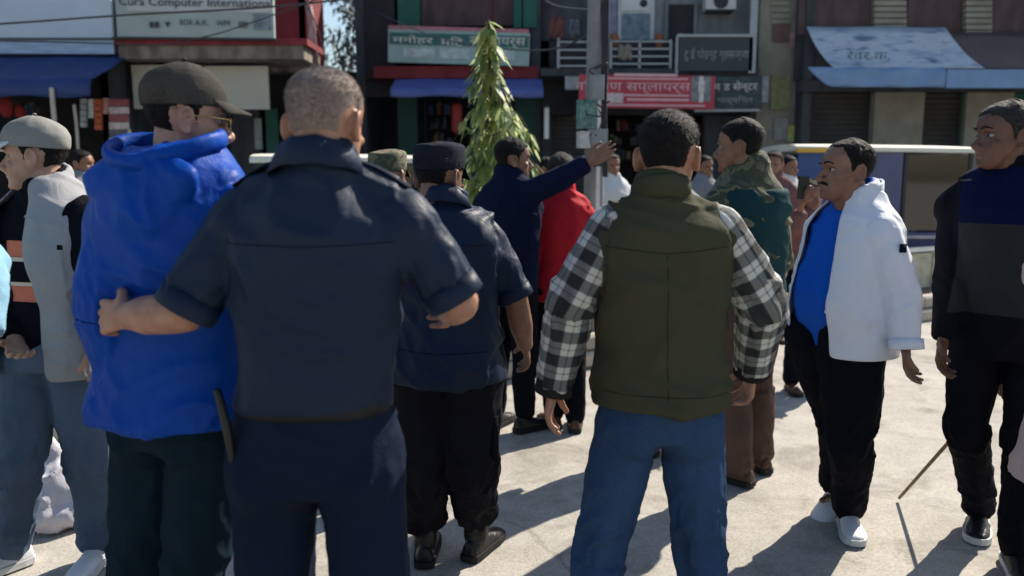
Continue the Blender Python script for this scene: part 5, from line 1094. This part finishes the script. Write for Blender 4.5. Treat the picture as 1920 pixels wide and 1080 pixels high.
mb = MB(); hood(mb); hd2 = garment('hood_rim', B, mb, BLUEJ, o2, voxel=.005, amp=.004, seed=9)
seam(B, bj, cloth('navy_tape', (.002, .010, .08), .6), bj, [(-.19, .42), (0, .40), (.19, .42)], r=.0015); cuff(B, bj, BLUEJ, 0, 1.95, .062, .03)
trousers(B, o2, TEALP, g=.006, seed=6, amp=.008); shoes(B, o2, BOOT, RUB)

# --- man in the open grey jacket and cap at the left edge
top = at(62, 228, 2.8)
B = Body(top, z_at(90, 2.82, top[2] - .234), z_at(103, 2.84, .92), -162, hh=-100, H=1.72, J=dict(
    elL=at(178, 520, 2.76), wrL=at(192, 640, 2.72), wrR=at(30, 640, 2.7), knL=at(160, 850, 2.86), knR=at(38, 870, 2.78), anL=grd(185, 1050) + Z * .09, anR=grd(25, 1062) + Z * .09, toeL=A([.05, -1, 0]), toeR=A([-.6, -.8, 0])))
o3 = person(B, 'man in open light grey jacket over black T-shirt, with grey cap and jeans')
add_body(B, o3, SK3, hands=((.7, None, None), (.5, None, None)))
hair('hair', B.head, o3, M_HAIR, .005, 'short', .003, 3); eyes(B, o3, M_EYEW, M_EYED, M_HAIR)
baseball_cap(B, o3, CAPG, brim_m=WHSH, puff=.009)
ts = shirt(B, o3, BLK, name='t_shirt', s0=-.10, g=.004, sleeve=.6, seed=11, collar=True)
for nm, m_, x0, x1, t0, t1 in (('print', ORG, -.075, .055, .60, .70), ('print', CREAM, -.075, .055, .572, .598), ('print', CREAM, -.065, .05, .42, .445), ('print', ORG, -.06, .05, .32, .42)):
    surf_patch(B, nm, m_, o3, ts, x0, x1, t0, t1, n=8, off=.003)
def cut3(v):
    q = v - B.spine(0); h = (v[:, 2] - B.pelvis[2]) / (B.neck[2] - B.pelvis[2]); x = q @ B.r; y = q @ B.f; wv = np.interp(h, [-.3, 0, .5, .85, 1.05], [.12, .105, .085, .075, .06])
    c = (np.abs(x + .0) < wv) & (y > .02) & (h < 1.2) & (np.abs(x) < .16)
    return c | (h < -.165)
shirt(B, o3, GREYJ, name='jacket', s0=-.22, g=.034, yg=.018, arms=(0, 0), seed=12, amp=.007, cut=cut3, flare=.05, r=(.07, .06, .06, .05, .05))
mb = MB()
for i in range(2): B.arm(mb, i, 1.9, .018, (.074, .064, .050, .045, .036)); mb.sweep([B.sh[i], B.sh[i] * .7 + B.spine(.7) * .3], [.088, .09])
garment('sleeve', B, mb, BLK, o3, seed=13, amp=.008)
trousers(B, o3, JEANG, g=.004, seed=14, amp=.009, stack=.8); shoes(B, o3, SHW, SOLW)
stick_on(B, 'chest_logo', BLK, o3, lambda mb: mb.box(at(112, 464, 2.60), (.016, .006, .016)))

# --- police man with field cap, short sleeves
top = at(826, 268, 2.8)
B = Body(top, z_at(838, 2.78, top[2] - .236), z_at(840, 2.82, .88), 12, hh=30, hp=-4, H=1.66, w=1.06, J=dict(
    shL=at(757, 432, 2.76), shR=at(912, 440, 2.80), elR=at(966, 552, 2.80), wrR=at(984, 645, 2.92), elL=at(735, 560, 2.8), wrL=at(735, 660, 2.9),
    knL=at(793, 880, 2.84), knR=at(885, 868, 2.82), anL=grd(798, 1050) + Z * .09, anR=grd(893, 1040) + Z * .09))
o4 = person(B, 'policeman in navy short-sleeved shirt and field cap walking away')
add_body(B, o4, SK2, bare=(1, 1), hands=((.6, None, None), (.6, None, (0, 1, 0))), voxel=.0042)
hair('hair', B.head, o4, M_HAIR, .004, 'fade', .002, 4); eyes(B, o4, M_EYEW, M_EYED, M_HAIR); field_cap(B, o4, CAPN)
s4_ = shirt(B, o4, NAVY, s0=-.13, g=.014, sleeve=(.98, .98), r=(.058, .064, .056, .053, .046), seed=21, amp=.010, flare=.07)
collar(B, s4_, NAVY, r0=.062, h=.040, fall=.045); cuff(B, s4_, NAVY, 1, .98, .058); seam(B, s4_, DSEAM, s4_, [(-.16, .80), (0, .79), (.16, .80)]); seam(B, s4_, DSEAM, s4_, [(-.17, .10), (0, .09), (.17, .10)], r=.0015)
trousers(B, o4, CHAR, g=.012, seed=22, amp=.012, stack=1.2, r=(.108, .098, .084, .078, .064), low=.10)
shoes(B, o4, BOOT, RUB, 1.05)
mb = MB()
for i in range(2): mb.sweep([B.an[i] + Z * .16, B.an[i] - Z * .01], [.056, .050], n=14)
mb.build('boot_shaft', BOOT, o4, True)
for i in range(2): stick_on(B, 'cargo_pocket', CHAR, o4, lambda mb: mb.box((B.hip[i] * .3 + B.kn[i] * .7) + B.r * B.sg[i] * .088, (.022, .13, .16)))
stick_on(B, 'epaulette', NAVY2, o4, lambda mb: mb.sweep([B.neck * .7 + B.sh[1] * .3 + Z * .066, B.sh[1] + Z * .056], [(.026, .005)] * 2, lat=(0, 1, 0)))

# --- soldier cap between the officers
top = at(727, 282, 3.7)
B = Body(top, z_at(720, 3.68, top[2] - .234), z_at(720, 3.72, .92), 5, hh=20, H=1.70)
o5 = person(B, 'person in green camouflage cap and jacket, half hidden behind the shaved officer\'s shoulder')
add_body(B, o5, SK2, voxel=.006, face=True); field_cap(B, o5, CAMO)
shirt(B, o5, CAMO, name='jacket', g=.02, seed=31, voxel=.012); trousers(B, o5, CAMO, g=.006, seed=32, voxel=.012); shoes(B, o5, BOOT, RUB)

# --- man pointing to the right
top = at(962, 260, 4.6)
B = Body(top, z_at(955, 4.6, top[2] - .234), z_at(950, 4.62, .93), 40, hh=75, H=1.74, w=1.05, J=dict(
    shR=at(986, 366, 4.50), elR=at(1050, 336, 4.38), wrR=at(1104, 304, 4.32), anL=grd(930, 800) + Z * .09, anR=grd(984, 808) + Z * .09))
o6 = person(B, 'man in dark navy sweater stretching his right arm out to point right')
add_body(B, o6, SK2, voxel=.005, hands=((.5, None, None), (.15, None, (0, 0, 1)))); hair('hair', B.head, o6, M_HAIR, .014, 'short', .004, 6); eyes(B, o6, M_EYEW, M_EYED, M_HAIR)
collar(B, o6, NAVY3, r0=.058, h=.030, stand=True, gap=20)
shirt(B, o6, NAVY3, name='sweater', g=.022, sleeve=1.95, ag=.006, seed=41, voxel=.010); trousers(B, o6, BLK, g=.004, seed=42, voxel=.011, low=.04); shoes(B, o6, BOOT, RUB)

# --- person in red
top = at(1053, 290, 4.8)
B = Body(top, z_at(1055, 4.8, top[2] - .234), z_at(1050, 4.82, .89), -8, hh=15, H=1.64, w=.82, J=dict(anL=grd(1038, 800) + Z * .09, anR=grd(1078, 806) + Z * .09))
o7 = person(B, 'person in bright red jacket, half hidden behind the man in the olive vest')
add_body(B, o7, SK2, voxel=.006); hair('hair', B.head, o7, M_HAIRG, .016, 'short', .005, 7)
collar(B, o7, RED, r0=.060, h=.04, stand=True, gap=30)
shirt(B, o7, RED, name='jacket', s0=-.2, g=.022, seed=51, voxel=.010, flare=.05); trousers(B, o7, BLK, seed=52, voxel=.011); shoes(B, o7, SHB, RUB)

# --- man in olive vest over plaid shirt
top = at(1256, 211, 2.2)
B = Body(top, z_at(1238, 2.19, top[2] - .234), z_at(1238, 2.24, .87), 2, hh=22, hp=-2, H=1.68, w=1.0, J=dict(
    shL=at(1146, 428, 2.19), shR=at(1348, 428, 2.20), elL=at(1070, 568, 2.20), wrL=at(1038, 728, 2.24), elR=at(1430, 568, 2.22), wrR=at(1408, 700, 2.36),
    hipL=z_at(1186, 2.24, .87), hipR=z_at(1292, 2.24, .87), knL=z_at(1128, 2.22, .47), knR=z_at(1310, 2.26, .47), anL=z_at(1085, 2.15, .09), anR=z_at(1320, 2.30, .09)))
o8 = person(B, 'man in olive padded vest over black and white plaid shirt and jeans, seen from behind')
add_body(B, o8, SK1, voxel=.004, hands=((.5, (1, .2, 0), (.2, 1, 0)), (.7, (-1, 0, 0), (0, 1, .1))), neck_r=.060)
hair('hair', B.head, o8, M_HAIR, .009, 'fade', .003, 8); eyes(B, o8, M_EYEW, M_EYED, M_HAIR)
mb = MB()
for i in range(2): B.arm(mb, i, 1.97 if i == 0 else 1.9, .008, (.056, .064, .061, .056, .047)); mb.sweep([B.sh[i], B.sh[i] * .6 + B.spine(.7) * .4], [.060, .07])
garment('shirt_sleeves', B, mb, PLAID, o8, seed=61, amp=.010, voxel=.0075)
vs = shirt(B, o8, OLIVE, name='vest', s0=.03, g=.022, yg=.010, arms=(0, 0), seed=62, amp=.008, torso_amp=1.0, flare=.06, voxel=.0075)
collar(B, vs, OLIVE, r0=.070, h=.020, stand=True, gap=40)
OSEAM = cloth('olive_stitching', (.024, .028, .017), .9)
seam(B, vs, OSEAM, vs, [(-.16, .80), (0, .77), (.16, .80)]); seam(B, vs, OSEAM, vs, [(0, .76), (0, .10)]); seam(B, vs, OSEAM, vs, [(-.17, .12), (0, .115), (.17, .12)])
for i in range(2): cuff(B, vs, cloth('dark_cuff', (.02, .02, .02), .9), i, 1.96 if i == 0 else 1.89, .048, .022)
trousers(B, o8, JEANS, g=.0, ttop=.16, seed=63, amp=.009, r=(.098, .090, .078, .072, .066), stack=.6)
shoes(B, o8, SHB, RUB)

# --- soldier with brown trousers
top = at(1388, 226, 3.75)
B = Body(top, z_at(1402, 3.76, top[2] - .234), z_at(1402, 3.77, .93), -30, hh=-58, H=1.76, w=1.0, J=dict(
    anL=grd(1386, 905) + Z * .09, anR=grd(1424, 880) + Z * .09, wrR=at(1440, 560, 3.7), wrL=at(1350, 600, 3.9)))
o9 = person(B, 'man with cropped black hair in camouflage vest and brown trousers, looking left')
add_body(B, o9, SK2, voxel=.0045); hair('hair', B.head, o9, M_HAIR, .016, 'fade', .004, 9); eyes(B, o9, M_EYEW, M_EYED, M_HAIR)
collar(B, o9, CAMO, r0=.062, h=.034, fall=.04)
shirt(B, o9, CAMO, name='camouflage_jacket', g=.018, sleeve=1.9, seed=71, amp=.009, s0=-.14)
mb = MB(); B.torso(mb, .08, .86, .029); back_shade = garment('vest', B, mb, TEAL, o9, seed=72, amp=.006, voxel=.010)  # shade on the back of the camouflage jacket, coloured in as a teal layer
trousers(B, o9, BROWNP, g=.004, seed=73, amp=.009, stack=.5); shoes(B, o9, SHB, RUB)
mb = MB()
for i in range(2): mb.sweep([B.sh[i] * .72 + B.neck * .28 - B.f * .02 + Z * .03, B.spine(.62) + B.r * B.sg[i] * .12 - B.f * .13], [(.035, .012)] * 2, lat=B.r)
mb.build('strap', CAMO, o9, True)

# --- man in white jacket over blue polo shirt
top = at(1592, 263, 3.17)
B = Body(top, z_at(1606, 3.19, top[2] - .235), z_at(1578, 3.20, .90), -112, hh=-97, hp=3, H=1.66, w=1.02, headscale=1.02, J=dict(
    shL=at(1650, 432, 3.04), elL=at(1690, 552, 2.98), wrL=at(1698, 650, 2.93), elR=at(1560, 540, 3.42), wrR=at(1560, 600, 3.5), hipL=z_at(1598, 3.12, .90), hipR=z_at(1530, 3.28, .88),
    knL=z_at(1594, 3.10, .48), knR=z_at(1572, 3.36, .50), anL=grd(1590, 985) + Z * .09, anR=at(1567, 902, 3.52), toeL=A([-.25, -.97, 0]), toeR=A([-.75, -.65, 0]), heelR=.5))
o10 = person(B, 'heavy man in open white jacket over bright blue polo shirt, black trousers and white shoes')
add_body(B, o10, SK2, voxel=.004, fat=.10, neck_r=.066, hands=((.55, (1, .4, 0), (-.6, -.8, 0)), (.5, None, None)))
hair('hair', B.head, o10, M_HAIR, .010, 'recede', .005, 10); eyes(B, o10, M_EYEW, M_EYED, M_HAIR)
stick_on(B, 'moustache', M_HAIR, o10, lambda mb: (mb.sweep([B.head.w(p) for p in ((-.027, .086, .058), (-.012, .101, .066), (0, .104, .068), (.012, .101, .066), (.027, .086, .058))], [.004, .0065, .006, .0065, .004], n=8, step=.005)))
ps = shirt(B, o10, BLUEP, name='polo_shirt', s0=-.16, g=.008, yg=-.006, belly=.07, sleeve=.3, seed=81, amp=.005)
collar(B, ps, BLUEP, r0=.068, h=.030, fall=.035, gap=28)
def cut10(v):
    q = v - B.spine(0); h = (v[:, 2] - B.pelvis[2]) / (B.neck[2] - B.pelvis[2]); x = q @ B.r; y = q @ B.f; wv = np.interp(h, [-.3, 0, .4, .85, 1.05], [.125, .115, .105, .085, .06])
    return ((np.abs(x - .015) < wv) & (y > .03) & (h < 1.25) & (y < .5)) | (h < -.135)
wj = shirt(B, o10, WHITEJ, name='jacket', s0=-.21, g=.033, yg=.018, belly=.06, sleeve=1.99, ag=.004, r=(.064, .072, .064, .060, .050), seed=82, amp=.006, cut=cut10, flare=.06, torso_amp=.7)
collar(B, wj, WHITEJ, r0=.080, h=.036, gap=62, stand=True); cuff(B, wj, WHITEJ, 0, 1.96, .055, .02)
lg = surf_patch(B, 'chest_logo', SOLW, o10, ps, -.060, -.036, .84, .852, n=6, off=.003)
stick_on(B, 'sleeve_logo', NAVY2, o10, lambda mb: mb.box(B.sh[0] * .75 + B.el[0] * .25 + nrm([.35, -1, 0]) * .086, (.026, .008, .032), rot=.3))
trousers(B, o10, BLK, g=.012, seed=83, amp=.010, r=(.114, .108, .078, .068, .056), stack=.5)
shoes(B, o10, SHW, SOLW, 1.05)

# --- tall man at the right edge holding a stick
top = at(1888, 192, 3.0)
B = Body(top, z_at(1905, 3.02, top[2] - .234), z_at(1893, 3.05, .95), -135, hh=-95, H=1.80, w=1.05, J=dict(
    wrL=at(1888, 690, 3.28), elL=at(1930, 560, 3.15), elR=at(1782, 520, 3.12), wrR=at(1768, 640, 3.02), anR=grd(1832, 985) + Z * .09, anL=grd(1902, 1062) + Z * .09, knR=at(1812, 800, 3.1), toeR=A([-.5, -.86, 0]), toeL=A([-.3, -.95, 0])))
o11 = person(B, 'tall man at right edge in dark jacket with blue and slate chest panels')
add_body(B, o11, skin('skin_dark', (.13, .065, .043)), voxel=.0045, hands=((1.25, (1, 0, 0), (-.8, -.6, 0)), (.6, None, None))); hair('hair', B.head, o11, M_HAIRG, .014, 'short', .005, 12); eyes(B, o11, M_EYEW, M_EYED, M_HAIR)
jk = shirt(B, o11, block_cloth('colour_block_jacket', (.005, .006, .010), [(0, (.005, .006, .010)), (.10, (.020, .026, .029)), (.66, (.003, .007, .035)), (1.0, (.005, .006, .010))], .165), name='jacket', zoned=True, s0=-.18, g=.022, sleeve=1.95, seed=91, amp=.007, flare=.03)
trousers(B, o11, BLK, g=.004, seed=93, amp=.009, stack=.6); shoes(B, o11, BOOT, SOLW)
hp = B.wr[0] + nrm(B.wr[0] - B.el[0]) * .07
tipp = grd(1686, 938) + Z * .012
t11 = MB(); t11.sweep([hp + (hp - tipp) * .06, (hp + tipp) / 2, tipp], [.008, .0085, .007], n=8, step=.1)
tag(t11.build('walking_stick', PWOOD, None, True), 'thin wooden stick held by the tall man at the right edge', 'stick')

# --- people cut by the frame edges
top = z_at(2096, 2.5, 1.60); B = Body(top, top - Z * .234, z_at(2096, 2.5, .88), 185, H=1.62, J=dict(wrR=at(2030, 640, 2.4), elR=at(2035, 500, 2.5)))
o = person(B, 'person in a long pale kurta cut off by the right edge of the photo')
add_body(B, o, SK2, voxel=.006); hair('hair', B.head, o, M_HAIR, .012, 'short', .004, 13); shirt(B, o, KHAKI, name='kurta', s0=-.75, g=.022, flare=.13, seed=101, voxel=.012, amp=.01); trousers(B, o, BLK, seed=102, voxel=.012); shoes(B, o, SHB, RUB)
top = z_at(-190, 2.25, 1.66); B = Body(top, top - Z * .234, z_at(-190, 2.25, .9), 170, H=1.66, J=dict(elL=at(-30, 520, 2.2), wrL=at(-25, 640, 2.1)))
o = person(B, 'person in light blue shirt cut off by the left edge of the photo')
add_body(B, o, SK2, voxel=.006); hair('hair', B.head, o, M_HAIR, .012, 'short', .004, 14); shirt(B, o, LBLUE, s0=-.15, g=.022, seed=111, voxel=.012, sleeve=1.9); trousers(B, o, BLK, seed=112, voxel=.012); shoes(B, o, SHB, RUB)

# --- people further back
def far_person(px, py, Y, heading, ms, mp, label, seed, hm=M_HAIR, H=1.68, J=None, shn='shirt', group=None):
    top = at(px, py, Y); B = Body(top, top - Z * .234, z_at(px, Y + .02, H * .535), heading, H=H, J=J)
    o = person(B, label, group); add_body(B, o, SK2, voxel=.009); hair('hair', B.head, o, hm, .012, 'short', .004, seed)
    shirt(B, o, ms, name=shn, g=.018, seed=seed, voxel=.014, sleeve=1.6); trousers(B, o, mp, seed=seed + 1, voxel=.015); shoes(B, o, SHB, RUB); return o
far_person(1257, 268, 4.3, -20, GREYSH, BLK, 'person in grey shirt standing directly behind the man in the olive vest', 120, H=1.70)
J = dict(elR=at(1496, 410, 5.35), wrR=at(1503, 375, 5.2))
far_person(1522, 338, 5.6, 170, PINKSH, BLK, 'short person raising a phone between the camouflage vest and the white jacket', 130, H=1.5, J=dict(elR=at(1492, 425, 5.4), wrR=at(1505, 378, 5.3)))
mb = MB(); mb.box(at(1506, 352, 5.27), (.075, .010, .15), rot=.2); mb.box(at(1506, 352, 5.262), (.066, .004, .138), rot=.2)
tag(mb.build('phone', PLAST), 'dark phone held up by the short person behind the white jacket', 'phone')
far_person(1147, 288, 8.0, 160, WHSH, CHAR, 'distant person in white shirt beside the concrete pole', 140, H=1.68)
far_person(1452, 284, 7.4, -150, PINKSH, CHAR, 'distant person in faded maroon shirt behind the camouflage vest', 150)
far_person(1478, 292, 8.0, 140, WHSH, CHAR, 'distant person in white shirt left of the blue auto rickshaw', 160, H=1.68)
far_person(152, 282, 7.0, 90, GREYSH, CHAR, 'distant person in grey shirt under the blue awning', 170)

far_person(1322, 292, 8.6, 150, GREYSH, CHAR, 'distant person in grey shirt seen between the vest man and the camouflage jacket', 180)
far_person(1022, 296, 8.2, -60, BLK, CHAR, 'distant person in dark clothes between the pointing man and the concrete pole', 190)
far_person(226, 300, 8.4, 60, PINKSH, CHAR, 'distant person in faded maroon shirt behind the posters at the left shop', 200)
